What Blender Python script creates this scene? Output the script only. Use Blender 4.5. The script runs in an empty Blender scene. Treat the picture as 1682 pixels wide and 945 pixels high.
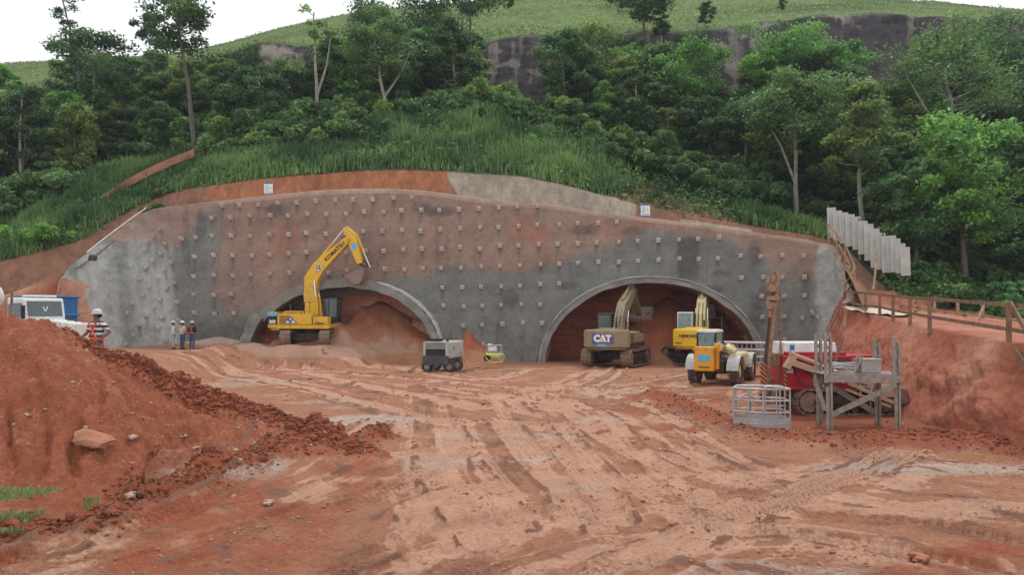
import bpy, math, random
import numpy as np
from mathutils import Vector, Matrix
random.seed(7); rng = np.random.default_rng(7)
R = math.radians
C = bpy.context.scene.collection
scene = bpy.context.scene

# ------------------------------------------------------------------ camera, sky, sun, exposure
F, CX, CY, CAMH = 1320.0, 841.0, 472.5, 3.4
PITCH = math.atan(35.5 / F)
cam_d = bpy.data.cameras.new('camera'); cam = bpy.data.objects.new('camera', cam_d); C.objects.link(cam)
cam_d.sensor_width = 36; cam_d.lens = 36 * F / 1682; cam_d.clip_start = .1; cam_d.clip_end = 6000
cam.location = (0, 0, CAMH); cam.rotation_euler = (R(90) + PITCH, 0, 0)
scene.camera = cam
SUN_EL, SUN_AZ = R(62), R(205)
w = bpy.data.worlds.new('World'); scene.world = w; w.use_nodes = True
nt = w.node_tree; nt.nodes.clear()
sky = nt.nodes.new('ShaderNodeTexSky'); sky.sky_type = 'NISHITA'; sky.sun_disc = False
sky.sun_elevation = SUN_EL; sky.sun_rotation = SUN_AZ; sky.dust_density = 4; sky.air_density = 1.5
tc = nt.nodes.new('ShaderNodeTexCoord'); nz = nt.nodes.new('ShaderNodeTexNoise')
nz.inputs['Scale'].default_value = 1.6; nz.inputs['Detail'].default_value = 5
cr = nt.nodes.new('ShaderNodeValToRGB')
cr.color_ramp.elements[0].position = .3; cr.color_ramp.elements[0].color = (9.8, 10.2, 10.7, 1)
cr.color_ramp.elements[1].position = .7; cr.color_ramp.elements[1].color = (12.2, 12.3, 12.4, 1)
mx = nt.nodes.new('ShaderNodeMixRGB'); mx.inputs[0].default_value = .86
bg = nt.nodes.new('ShaderNodeBackground'); bg.inputs[1].default_value = .1
wo = nt.nodes.new('ShaderNodeOutputWorld')
L = nt.links.new
L(tc.outputs['Generated'], nz.inputs['Vector']); L(nz.outputs['Fac'], cr.inputs[0])
L(sky.outputs[0], mx.inputs[1]); L(cr.outputs[0], mx.inputs[2]); L(mx.outputs[0], bg.inputs[0]); L(bg.outputs[0], wo.inputs[0])
sd = bpy.data.lights.new('sun', 'SUN'); sd.energy = 1.5; sd.angle = R(12); sd.color = (1, .96, .9)
so = bpy.data.objects.new('sun', sd); C.objects.link(so); so.rotation_euler = (R(90) - SUN_EL, 0, R(180) - SUN_AZ + R(180))
so.location = (0, 0, 80)
vs = scene.view_settings; vs.view_transform = 'Standard'; vs.look = 'None'; vs.exposure = 0.12; vs.gamma = 1; vs.use_curve_mapping = False

# ------------------------------------------------------------------ picture <-> world
cp, sp_ = math.cos(PITCH), math.sin(PITCH)
def P(px, py, D):
    a = (px - CX) / F; b = (CY - py) / F
    dy = cp - b * sp_; dz = sp_ + b * cp
    t = D / dy
    return np.array([a * t, D + 0 * a, CAMH + dz * t]) if np.ndim(px) else Vector((a * t, D, CAMH + dz * t))
def G(px, py, z=0.0):
    a = (px - CX) / F; b = (CY - py) / F
    dy = cp - b * sp_; dz = sp_ + b * cp
    t = (z - CAMH) / dz
    return (a * t, dy * t)
def proj(x, y, z):
    zz = z - CAMH
    d = y * cp + zz * sp_; u = -y * sp_ + zz * cp
    return CX + F * x / d, CY - F * u / d

# ------------------------------------------------------------------ noise
def _h(xi, yi, s):
    n = (xi.astype(np.int64) * 374761393 + yi.astype(np.int64) * 668265263 + s * 1442695041) & 0xffffffff
    n = ((n ^ (n >> 13)) * 1274126177) & 0xffffffff
    n = (n ^ (n >> 16)) & 0xffffffff
    return n.astype(np.float64) / 4294967295.0
def vn(x, y, s=0):
    xi = np.floor(x); yi = np.floor(y); fx = x - xi; fy = y - yi
    fx = fx * fx * (3 - 2 * fx); fy = fy * fy * (3 - 2 * fy)
    a = _h(xi, yi, s); b = _h(xi + 1, yi, s); c = _h(xi, yi + 1, s); d = _h(xi + 1, yi + 1, s)
    return (a + (b - a) * fx) * (1 - fy) + (c + (d - c) * fx) * fy - .5
def fbm(x, y, s=0, o=4, g=.5):
    x = np.asarray(x, float); y = np.asarray(y, float)
    r = 0; a = 1.0
    for i in range(o):
        r = r + a * vn(x, y, s + i * 17); x = x * 2.03 + 3.1; y = y * 2.03 + 7.7; a *= g
    return r
def sstep(a, b, x):
    t = np.clip((x - a) / (b - a), 0, 1); return t * t * (3 - 2 * t)

# ------------------------------------------------------------------ materials
def mat(name, col, rough=.7, metal=0, var=.15, vscale=6, bump=.0, bscale=30, dirt=0, dcol=(.30, .15, .095), spec=.4, coords='Object', dscale=1.6):
    m = bpy.data.materials.new(name); m.use_nodes = True; n = m.node_tree; k = n.nodes; b = k['Principled BSDF']
    b.inputs['Roughness'].default_value = rough; b.inputs['Metallic'].default_value = metal
    b.inputs['Specular IOR Level'].default_value = spec
    t = k.new('ShaderNodeTexCoord'); z = k.new('ShaderNodeTexNoise'); z.inputs['Scale'].default_value = vscale; z.inputs['Detail'].default_value = 6
    n.links.new(t.outputs[coords], z.inputs['Vector'])
    r = k.new('ShaderNodeValToRGB'); e = r.color_ramp.elements
    e[0].position = .3; e[1].position = .7
    e[0].color = tuple(c * (1 - var) for c in col) + (1,); e[1].color = tuple(min(1, c * (1 + var)) for c in col) + (1,)
    n.links.new(z.outputs['Fac'], r.inputs[0]); out = r.outputs[0]
    if dirt > 0:
        z2 = k.new('ShaderNodeTexNoise'); z2.inputs['Scale'].default_value = dscale; z2.inputs['Detail'].default_value = 9; z2.inputs['Roughness'].default_value = .7
        n.links.new(t.outputs[coords], z2.inputs['Vector'])
        mr = k.new('ShaderNodeMapRange'); mr.inputs[1].default_value = .62 - dirt * .3; mr.inputs[2].default_value = .75 - dirt * .1; mr.inputs[4].default_value = min(1, .55 + dirt * .4)
        n.links.new(z2.outputs['Fac'], mr.inputs[0])
        mi = k.new('ShaderNodeMixRGB'); mi.inputs[2].default_value = (*dcol, 1)
        n.links.new(mr.outputs[0], mi.inputs[0]); n.links.new(out, mi.inputs[1]); out = mi.outputs[0]
    n.links.new(out, b.inputs['Base Color'])
    if bump:
        z3 = k.new('ShaderNodeTexNoise'); z3.inputs['Scale'].default_value = bscale; z3.inputs['Detail'].default_value = 8; z3.inputs['Roughness'].default_value = .65
        n.links.new(t.outputs[coords], z3.inputs['Vector'])
        bn = k.new('ShaderNodeBump'); bn.inputs['Strength'].default_value = bump; bn.inputs['Distance'].default_value = .05
        n.links.new(z3.outputs['Fac'], bn.inputs['Height']); n.links.new(bn.outputs[0], b.inputs['Normal'])
    return m

def mask_mat(name, base, layers, rough=.85, noise=(2.0, .25), fine=(18, .25), bump=.5, bscale=25, bdist=.05, stretch=(1, 1, 1), spec=.25, rough_layer=None, soft=.25, mscale=None):
    """soil / concrete / hillside: base colour, then (attribute channel, colour) layers, two scales of mottling"""
    m = bpy.data.materials.new(name); m.use_nodes = True; n = m.node_tree; k = n.nodes; b = k['Principled BSDF']
    b.inputs['Roughness'].default_value = rough; b.inputs['Specular IOR Level'].default_value = spec
    t = k.new('ShaderNodeTexCoord'); mp = k.new('ShaderNodeMapping'); mp.inputs['Scale'].default_value = stretch
    n.links.new(t.outputs['Object'], mp.inputs[0])
    col = k.new('ShaderNodeRGB'); col.outputs[0].default_value = (*base, 1); out = col.outputs[0]
    z = k.new('ShaderNodeTexNoise'); z.inputs['Scale'].default_value = mscale or noise[0] * 2.5; z.inputs['Detail'].default_value = 10; z.inputs['Roughness'].default_value = .78 if mscale else .7
    n.links.new(mp.outputs[0], z.inputs['Vector'])
    for attr, ch, c in layers:
        a = k.new('ShaderNodeAttribute'); a.attribute_name = attr
        s = k.new('ShaderNodeSeparateColor'); n.links.new(a.outputs['Color'], s.inputs[0])
        ad = k.new('ShaderNodeMath'); ad.operation = 'MULTIPLY_ADD'; ad.inputs[1].default_value = 1.0
        sb = k.new('ShaderNodeMath'); sb.operation = 'MULTIPLY_ADD'; sb.inputs[1].default_value = .9; sb.inputs[2].default_value = -.45
        n.links.new(z.outputs['Fac'], sb.inputs[0]); n.links.new(s.outputs[ch], ad.inputs[0]); n.links.new(sb.outputs[0], ad.inputs[2])
        mr = k.new('ShaderNodeMapRange'); mr.interpolation_type = 'SMOOTHSTEP'; mr.inputs[1].default_value = .5 - soft; mr.inputs[2].default_value = .5 + soft
        n.links.new(ad.outputs[0], mr.inputs[0])
        mi = k.new('ShaderNodeMixRGB'); n.links.new(mr.outputs[0], mi.inputs[0]); n.links.new(out, mi.inputs[1]); mi.inputs[2].default_value = (*c, 1); out = mi.outputs[0]
        if rough_layer == (attr, ch):
            rr = k.new('ShaderNodeMapRange'); rr.inputs[3].default_value = rough; rr.inputs[4].default_value = .42
            n.links.new(mr.outputs[0], rr.inputs[0]); n.links.new(rr.outputs[0], b.inputs['Roughness'])
    for sc, am in (noise, fine):
        zz = k.new('ShaderNodeTexNoise'); zz.inputs['Scale'].default_value = sc; zz.inputs['Detail'].default_value = 7; zz.inputs['Roughness'].default_value = .65
        n.links.new(mp.outputs[0], zz.inputs['Vector'])
        mr = k.new('ShaderNodeMapRange'); mr.inputs[1].default_value = .3; mr.inputs[2].default_value = .7; mr.inputs[3].default_value = 1 - am; mr.inputs[4].default_value = 1 + am
        n.links.new(zz.outputs['Fac'], mr.inputs[0])
        mu = k.new('ShaderNodeVectorMath'); mu.operation = 'SCALE'; n.links.new(out, mu.inputs[0]); n.links.new(mr.outputs[0], mu.inputs['Scale']); out = mu.outputs[0]
    n.links.new(out, b.inputs['Base Color'])
    z3 = k.new('ShaderNodeTexNoise'); z3.inputs['Scale'].default_value = bscale; z3.inputs['Detail'].default_value = 8; z3.inputs['Roughness'].default_value = .7
    n.links.new(mp.outputs[0], z3.inputs['Vector'])
    bn = k.new('ShaderNodeBump'); bn.inputs['Strength'].default_value = bump; bn.inputs['Distance'].default_value = bdist
    n.links.new(z3.outputs['Fac'], bn.inputs['Height']); n.links.new(bn.outputs[0], b.inputs['Normal'])
    return m

def leaf_mat(name, dark, light):
    m = bpy.data.materials.new(name); m.use_nodes = True; n = m.node_tree; k = n.nodes; b = k['Principled BSDF']
    b.inputs['Roughness'].default_value = .55; b.inputs['Specular IOR Level'].default_value = .25
    a = k.new('ShaderNodeAttribute'); a.attribute_name = 'tint'
    mi = k.new('ShaderNodeMixRGB'); mi.inputs[1].default_value = (*dark, 1); mi.inputs[2].default_value = (*light, 1)
    n.links.new(a.outputs['Fac'], mi.inputs[0])
    oi = k.new('ShaderNodeObjectInfo'); mu = k.new('ShaderNodeMixRGB'); mu.blend_type = 'MULTIPLY'; mu.inputs[0].default_value = 1
    n.links.new(mi.outputs[0], mu.inputs[1]); n.links.new(oi.outputs['Color'], mu.inputs[2])
    n.links.new(mu.outputs[0], b.inputs['Base Color'])
    tr = k.new('ShaderNodeBsdfTranslucent'); n.links.new(mu.outputs[0], tr.inputs[0])
    ms = k.new('ShaderNodeMixShader'); ms.inputs[0].default_value = .3
    n.links.new(b.outputs[0], ms.inputs[1]); n.links.new(tr.outputs[0], ms.inputs[2]); n.links.new(ms.outputs[0], k['Material Output'].inputs[0])
    return m
CLAY = (.34, .18, .115)
M = {}
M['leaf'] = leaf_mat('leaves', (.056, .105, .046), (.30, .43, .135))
M['grass'] = leaf_mat('grass_blades', (.04, .10, .035), (.13, .25, .07))
M['bark'] = mat('bark', (.26, .235, .20), .9, var=.3, vscale=3, bump=.5, bscale=12)
M['bark_dark'] = mat('bark_dark', (.10, .085, .07), .9, var=.3, vscale=3, bump=.5, bscale=12)
M['yellow'] = mat('yellow_paint', (.72, .43, .03), .5, dirt=.42, var=.06)
M['yellow_nh'] = mat('bright_yellow_paint', (.74, .46, .02), .4, dirt=.25, var=.06)
M['orange'] = mat('orange_yellow_paint', (.72, .33, .02), .42, dirt=.28, var=.06)
M['beige'] = mat('muddy_beige_paint', (.27, .215, .13), .65, dirt=.45, dcol=(.36, .25, .18), var=.15)
M['cream'] = mat('cream_muddy_paint', (.60, .50, .26), .6, dirt=.35, dcol=(.42, .30, .22))
M['black'] = mat('black_paint', (.02, .02, .022), .5, dirt=.2, dcol=(.16, .09, .06))
M['rubber'] = mat('rubber', (.035, .032, .03), .85, dirt=.75, dcol=(.26, .16, .115), dscale=5, bump=.3)
M['steel_track'] = mat('muddy_steel_track', (.17, .11, .085), .75, dirt=.7, dcol=(.38, .23, .16), dscale=4, bump=.4)
M['bucket_steel'] = mat('muddy_bucket_steel', (.22, .16, .13), .7, dirt=.5, dcol=(.33, .2, .15), dscale=3)
M['bucket_pale'] = mat('pale_muddy_bucket_steel', (.55, .46, .36), .7, dirt=.35, dcol=(.42, .3, .22), dscale=3)
M['dark_steel'] = mat('dark_greasy_steel', (.045, .035, .03), .6, dirt=.4, dcol=(.17, .09, .06), dscale=3)
M['chrome'] = mat('rod_steel', (.75, .75, .76), .25, metal=.85, var=.03)
M['glass'] = mat('tinted_glass', (.06, .085, .09), .12, spec=.8, var=.2, dirt=.12, dcol=(.2, .17, .15))
M['glass_pale'] = mat('pale_glass', (.16, .24, .25), .15, spec=.8, var=.3)
M['grey'] = mat('grey_paint', (.42, .42, .41), .55, dirt=.25, dcol=(.36, .27, .22))
M['grey_light'] = mat('light_grey_paint', (.55, .56, .56), .55, dirt=.2, dcol=(.36, .27, .22))
M['navy'] = mat('dark_blue_grey_paint', (.05, .055, .07), .6, dirt=.35, dcol=(.2, .13, .1))
M['galv'] = mat('galvanised_steel', (.42, .41, .40), .5, metal=.3, dirt=.35, dcol=(.36, .25, .19), dscale=4)
M['white'] = mat('white_paint', (.72, .73, .74), .45, dirt=.12, dcol=(.42, .32, .26))
M['plastic'] = mat('white_plastic', (.68, .66, .62), .5, dirt=.2, dcol=(.45, .33, .27))
M['red'] = mat('red_paint', (.40, .018, .03), .4, dirt=.28, dcol=(.32, .14, .1))
M['rust'] = mat('rusty_steel', (.27, .15, .09), .8, var=.35, vscale=8, dirt=.5, dcol=(.40, .25, .16), dscale=4, bump=.3)
M['wood_grey'] = mat('weathered_timber', (.29, .255, .22), .85, var=.3, vscale=7, dirt=.3, dcol=(.34, .24, .19), bump=.3)
M['wood'] = mat('site_timber', (.36, .24, .14), .85, var=.3, vscale=5, dirt=.3, dcol=(.30, .17, .11), bump=.3)
M['wood_brown'] = mat('brown_timber', (.22, .13, .085), .9, var=.35, vscale=5, dirt=.3, dcol=(.28, .15, .10), bump=.3)
M['blue'] = mat('blue_paint', (.03, .16, .36), .45, dirt=.15)
M['blue_sign'] = mat('sign_blue', (.03, .16, .38), .5, var=.03)
M['lt_blue'] = mat('sticker_blue', (.12, .42, .66), .5, var=.03)
M['sign_white'] = mat('sign_white', (.74, .75, .76), .5, var=.03)
M['sign_yellow'] = mat('sign_yellow', (.75, .6, .05), .5, var=.03)
M['ink'] = mat('lettering_black', (.015, .015, .018), .5, var=.02)
M['ink_white'] = mat('lettering_white', (.82, .82, .82), .5, var=.02)
M['ink_violet'] = mat('emblem_violet', (.10, .09, .30), .5, var=.02)
M['hose'] = mat('yellow_hose', (.70, .72, .05), .5, var=.05)
M['lampor'] = mat('orange_lens', (.85, .28, .03), .3, var=.05)
M['skin'] = mat('skin', (.20, .105, .065), .6, var=.08)
M['hair'] = mat('hair', (.02, .015, .012), .8)
M['orange_vest'] = mat('safety_orange', (.88, .14, .04), .6, var=.06)
M['helmet'] = mat('helmet_grey', (.50, .49, .56), .4, var=.03)
M['helmet_w'] = mat('helmet_white', (.70, .70, .70), .4, var=.03)
M['denim'] = mat('denim', (.06, .09, .17), .85, var=.2)
M['greycloth'] = mat('grey_trousers', (.36, .38, .42), .85, var=.12)
M['shirtw'] = mat('pale_shirt', (.60, .60, .56), .85, var=.08)
M['shirtp'] = mat('pink_check_shirt', (.55, .44, .43), .85, var=.12, vscale=30)
M['black_cloth'] = mat('black_cloth', (.02, .02, .024), .85, var=.1)
M['boot'] = mat('boots', (.05, .035, .03), .8, dirt=.5)
M['nail'] = mat('nail_plate_concrete', (.56, .49, .43), .8, var=.25, vscale=3, coords='Generated', bump=.2)
M['panel'] = mat('fence_sheet', (.46, .46, .43), .6, var=.12, vscale=2, dirt=.12, dcol=(.4, .33, .27))
M['bin'] = mat('grey_bin', (.36, .33, .30), .7, dirt=.3)
M['pale_tarp'] = mat('pale_tarpaulin', (.58, .50, .38), .7, var=.12)
M['rock_slab'] = mat('red_slab_rock', (.34, .14, .08), .85, var=.25, bump=.6, bscale=9)
M['stone'] = mat('pale_stone', (.40, .30, .235), .85, var=.3, bump=.5)
def stripes(name, c1, c2, freq, axis=2, diag=0):
    m = bpy.data.materials.new(name); m.use_nodes = True; n = m.node_tree; k = n.nodes; b = k['Principled BSDF']; b.inputs['Roughness'].default_value = .8
    t = k.new('ShaderNodeTexCoord'); s = k.new('ShaderNodeSeparateXYZ'); n.links.new(t.outputs['Object'], s.inputs[0])
    a = k.new('ShaderNodeMath'); a.operation = 'MULTIPLY_ADD'; a.inputs[1].default_value = diag; n.links.new(s.outputs[0], a.inputs[0]); n.links.new(s.outputs[axis], a.inputs[2])
    u = k.new('ShaderNodeMath'); u.operation = 'MULTIPLY'; u.inputs[1].default_value = freq; n.links.new(a.outputs[0], u.inputs[0])
    f = k.new('ShaderNodeMath'); f.operation = 'FRACT'; n.links.new(u.outputs[0], f.inputs[0])
    g = k.new('ShaderNodeMath'); g.operation = 'GREATER_THAN'; g.inputs[1].default_value = .5; n.links.new(f.outputs[0], g.inputs[0])
    mi = k.new('ShaderNodeMixRGB'); mi.inputs[1].default_value = (*c1, 1); mi.inputs[2].default_value = (*c2, 1); n.links.new(g.outputs[0], mi.inputs[0]); n.links.new(mi.outputs[0], b.inputs['Base Color'])
    return m
M['striped'] = stripes('striped_shirt', (.025, .03, .06), (.68, .68, .70), 7.7)
M['hazard'] = stripes('hazard_bars', (.55, .16, .05), (.05, .03, .025), 7, 2, 1)

# ------------------------------------------------------------------ mesh tools
def tag(o, label=None, cat=None, group=None, kind=None):
    if label: o['label'] = label
    if cat: o['category'] = cat
    if group: o['group'] = group
    if kind: o['kind'] = kind
    return o
def thing(name, loc, rz, label, cat, group=None):
    o = bpy.data.objects.new(name, None); C.objects.link(o); o.location = loc; o.rotation_euler = (0, 0, rz); o.empty_display_size = .3
    return tag(o, label, cat, group)
def np_mesh(name, V, Fq, m, parent=None, attrs=None, smooth=True):
    me = bpy.data.meshes.new(name); V = np.asarray(V, np.float32); Fq = np.asarray(Fq, np.int32)
    me.vertices.add(len(V)); me.vertices.foreach_set('co', V.ravel())
    k = Fq.shape[1]; me.loops.add(Fq.size); me.loops.foreach_set('vertex_index', Fq.ravel())
    me.polygons.add(len(Fq)); me.polygons.foreach_set('loop_start', np.arange(0, Fq.size, k, dtype=np.int32))
    me.polygons.foreach_set('loop_total', np.full(len(Fq), k, np.int32))
    me.polygons.foreach_set('use_smooth', np.full(len(Fq), smooth))
    me.update(calc_edges=True)
    for an, ar in (attrs or {}).items():
        if ar.ndim == 1:
            a = me.attributes.new(an, 'FLOAT', 'POINT'); a.data.foreach_set('value', ar.astype(np.float32))
        else:
            a = me.attributes.new(an, 'FLOAT_COLOR', 'POINT'); c = np.ones((len(V), 4), np.float32); c[:, :3] = ar; a.data.foreach_set('color', c.ravel())
    me.materials.append(m)
    o = bpy.data.objects.new(name, me); C.objects.link(o)
    if parent: o.parent = parent
    return o
def grid_faces(nr, nc):
    i = np.arange(nr * nc).reshape(nr, nc)
    return np.stack([i[:-1, :-1], i[:-1, 1:], i[1:, 1:], i[1:, :-1]], -1).reshape(-1, 4)

class MB:
    def __init__(s): s.v = []; s.f = []; s.m = Matrix()
    def add(s, vs, fs, M4=None):
        T = s.m @ M4 if M4 is not None else s.m
        b = len(s.v); s.v += [T @ Vector(v) for v in vs]; s.f += [tuple(b + i for i in f) for f in fs]; return s
    def box(s, c, d, rot=(0, 0, 0), taper=1):
        x, y, z = (q / 2 for q in d); from mathutils import Euler
        T = Matrix.Translation(c) @ Euler(rot).to_matrix().to_4x4(); t = taper
        v = [(-x, -y, -z), (x, -y, -z), (x, y, -z), (-x, y, -z), (-x * t, -y * t, z), (x * t, -y * t, z), (x * t, y * t, z), (-x * t, y * t, z)]
        return s.add(v, [(0, 3, 2, 1), (4, 5, 6, 7), (0, 1, 5, 4), (1, 2, 6, 5), (2, 3, 7, 6), (3, 0, 4, 7)], T)
    def cyl(s, a, b, r, r2=None, n=12, caps=True):
        a = Vector(a); b = Vector(b); r2 = r if r2 is None else r2; d = b - a
        q = d.to_track_quat('Z', 'Y').to_matrix().to_4x4(); T = Matrix.Translation(a) @ q; h = d.length
        v = [(r * math.cos(2 * math.pi * i / n), r * math.sin(2 * math.pi * i / n), 0) for i in range(n)] + [(r2 * math.cos(2 * math.pi * i / n), r2 * math.sin(2 * math.pi * i / n), h) for i in range(n)]
        f = [(i, (i + 1) % n, n + (i + 1) % n, n + i) for i in range(n)]
        if caps: f += [tuple(range(n - 1, -1, -1)), tuple(range(n, 2 * n))]
        return s.add(v, f, T)
    def beam(s, a, b, w, h=None):
        a = Vector(a); b = Vector(b); h = h or w; d = b - a; q = d.to_track_quat('Y', 'Z').to_matrix().to_4x4()
        T = Matrix.Translation((a + b) / 2) @ q
        sub = MB(); sub.box((0, 0, 0), (w, d.length, h)); return s.add(sub.v, sub.f, T)
    def tube(s, pts, r, n=8, r2=None):
        pts = [Vector(p) for p in pts]; N = len(pts); vs = []; fs = []
        up = Vector((0, 0, 1))
        for i, p in enumerate(pts):
            t = (pts[min(i + 1, N - 1)] - pts[max(i - 1, 0)]).normalized()
            u = t.cross(up if abs(t.z) < .95 else Vector((0, 1, 0))).normalized(); w_ = t.cross(u)
            rr = r + ((r2 if r2 is not None else r) - r) * i / (N - 1)
            vs += [p + (u * math.cos(2 * math.pi * j / n) + w_ * math.sin(2 * math.pi * j / n)) * rr for j in range(n)]
        for i in range(N - 1):
            fs += [(i * n + j, i * n + (j + 1) % n, (i + 1) * n + (j + 1) % n, (i + 1) * n + j) for j in range(n)]
        fs += [tuple(range(n - 1, -1, -1)), tuple(range((N - 1) * n, N * n))]
        return s.add(vs, fs)
    def prism(s, poly, y0, y1):          # polygon in XZ, extruded along Y
        n = len(poly); v = [(x, y0, z) for x, z in poly] + [(x, y1, z) for x, z in poly]
        f = [(i, (i + 1) % n, n + (i + 1) % n, n + i) for i in range(n)] + [tuple(range(n - 1, -1, -1)), tuple(range(n, 2 * n))]
        return s.add(v, f)
    def plan(s, poly, z0, z1, t=1.0):    # polygon in XY, extruded up
        n = len(poly); v = [(x, y, z0) for x, y in poly] + [(x * t, y * t, z1) for x, y in poly]
        return s.add(v, [(i, (i + 1) % n, n + (i + 1) % n, n + i) for i in range(n)] + [tuple(range(n - 1, -1, -1)), tuple(range(n, 2 * n))])
    def build(s, name, m, parent=None, bevel=0, smooth=False, loc=None, rot=None, label=None):
        me = bpy.data.meshes.new(name); me.from_pydata([tuple(v) for v in s.v], [], s.f)
        import bmesh
        bm = bmesh.new(); bm.from_mesh(me); bmesh.ops.recalc_face_normals(bm, faces=bm.faces); bm.to_mesh(me); bm.free()
        me.materials.append(m)
        if smooth:
            me.polygons.foreach_set('use_smooth', [True] * len(me.polygons))
            try: me.set_sharp_from_angle(angle=R(40))
            except Exception: pass
        o = bpy.data.objects.new(name, me); C.objects.link(o)
        if parent: o.parent = parent
        if loc: o.location = loc
        if rot: o.rotation_euler = rot
        if bevel:
            b = o.modifiers.new('bevel', 'BEVEL'); b.width = bevel; b.segments = 2; b.limit_method = 'ANGLE'; b.angle_limit = R(35)
        if label: o['label'] = label
        return o
def strip(pts, hw):                       # polygon around a centre line in XZ
    n = len(pts); l = []; r = []
    for i, (x, z) in enumerate(pts):
        a = pts[max(0, i - 1)]; b = pts[min(n - 1, i + 1)]; dx, dz = b[0] - a[0], b[1] - a[1]; q = math.hypot(dx, dz); nx, nz_ = -dz / q, dx / q
        l.append((x + nx * hw[i], z + nz_ * hw[i])); r.append((x - nx * hw[i], z - nz_ * hw[i]))
    return l + r[::-1]
def text(s, size, m, parent, loc, rot, name='lettering', ext=.008, bold=.0, sx=1):
    cu = bpy.data.curves.new(name, 'FONT'); cu.body = s; cu.size = size; cu.extrude = ext; cu.offset = bold; cu.align_x = 'CENTER'; cu.align_y = 'CENTER'; cu.resolution_u = 3
    o = bpy.data.objects.new(name, cu); C.objects.link(o)
    me = bpy.data.meshes.new_from_object(o); bpy.data.objects.remove(o); bpy.data.curves.remove(cu)
    me.materials.clear(); me.materials.append(m)
    o = bpy.data.objects.new(name, me); C.objects.link(o); o.parent = parent; o.location = loc; o.rotation_euler = rot; o.scale = (sx, 1, 1)
    return o
def copy_tree(o, parent=None):
    c = o.copy(); C.objects.link(c)
    if parent: c.parent = parent
    for ch in [x for x in bpy.data.objects if x.parent == o]: copy_tree(ch, c)
    return c

# ------------------------------------------------------------------ the yard floor (one sheet with the spoil heap)
def seg_dist(x, y, pts):
    """distance, arc length and interpolated extra values along a polyline"""
    best = np.full(x.shape, 1e9); arc = np.zeros(x.shape); side = np.zeros(x.shape); ext = None; s0 = 0
    ne = len(pts[0]) - 2; ext = [np.zeros(x.shape) for _ in range(ne)]
    for a, b in zip(pts[:-1], pts[1:]):
        dx, dy = b[0] - a[0], b[1] - a[1]; l = math.hypot(dx, dy) + 1e-9
        t = np.clip(((x - a[0]) * dx + (y - a[1]) * dy) / l / l, 0, 1)
        d = np.hypot(x - a[0] - t * dx, y - a[1] - t * dy); k = d < best
        best = np.where(k, d, best); arc = np.where(k, s0 + t * l, arc)
        side = np.where(k, ((x - a[0]) * dy - (y - a[1]) * dx) / l, side)
        for i in range(ne): ext[i] = np.where(k, a[2 + i] + (b[2 + i] - a[2 + i]) * t, ext[i])
        s0 += l
    return best, arc, side, ext
def smooth_pts(pts, n=6):
    out = []; p = [pts[0]] + list(pts) + [pts[-1]]
    for i in range(1, len(p) - 2):
        for k in range(n):
            t = k / n; out.append(tuple(.5 * (2 * p[i][j] + (p[i + 1][j] - p[i - 1][j]) * t + (2 * p[i - 1][j] - 5 * p[i][j] + 4 * p[i + 1][j] - p[i + 2][j]) * t * t + (-p[i - 1][j] + 3 * p[i][j] - 3 * p[i + 1][j] + p[i + 2][j]) * t ** 3) for j in range(len(p[0]))))
    out.append(tuple(pts[-1])); return out
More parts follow.
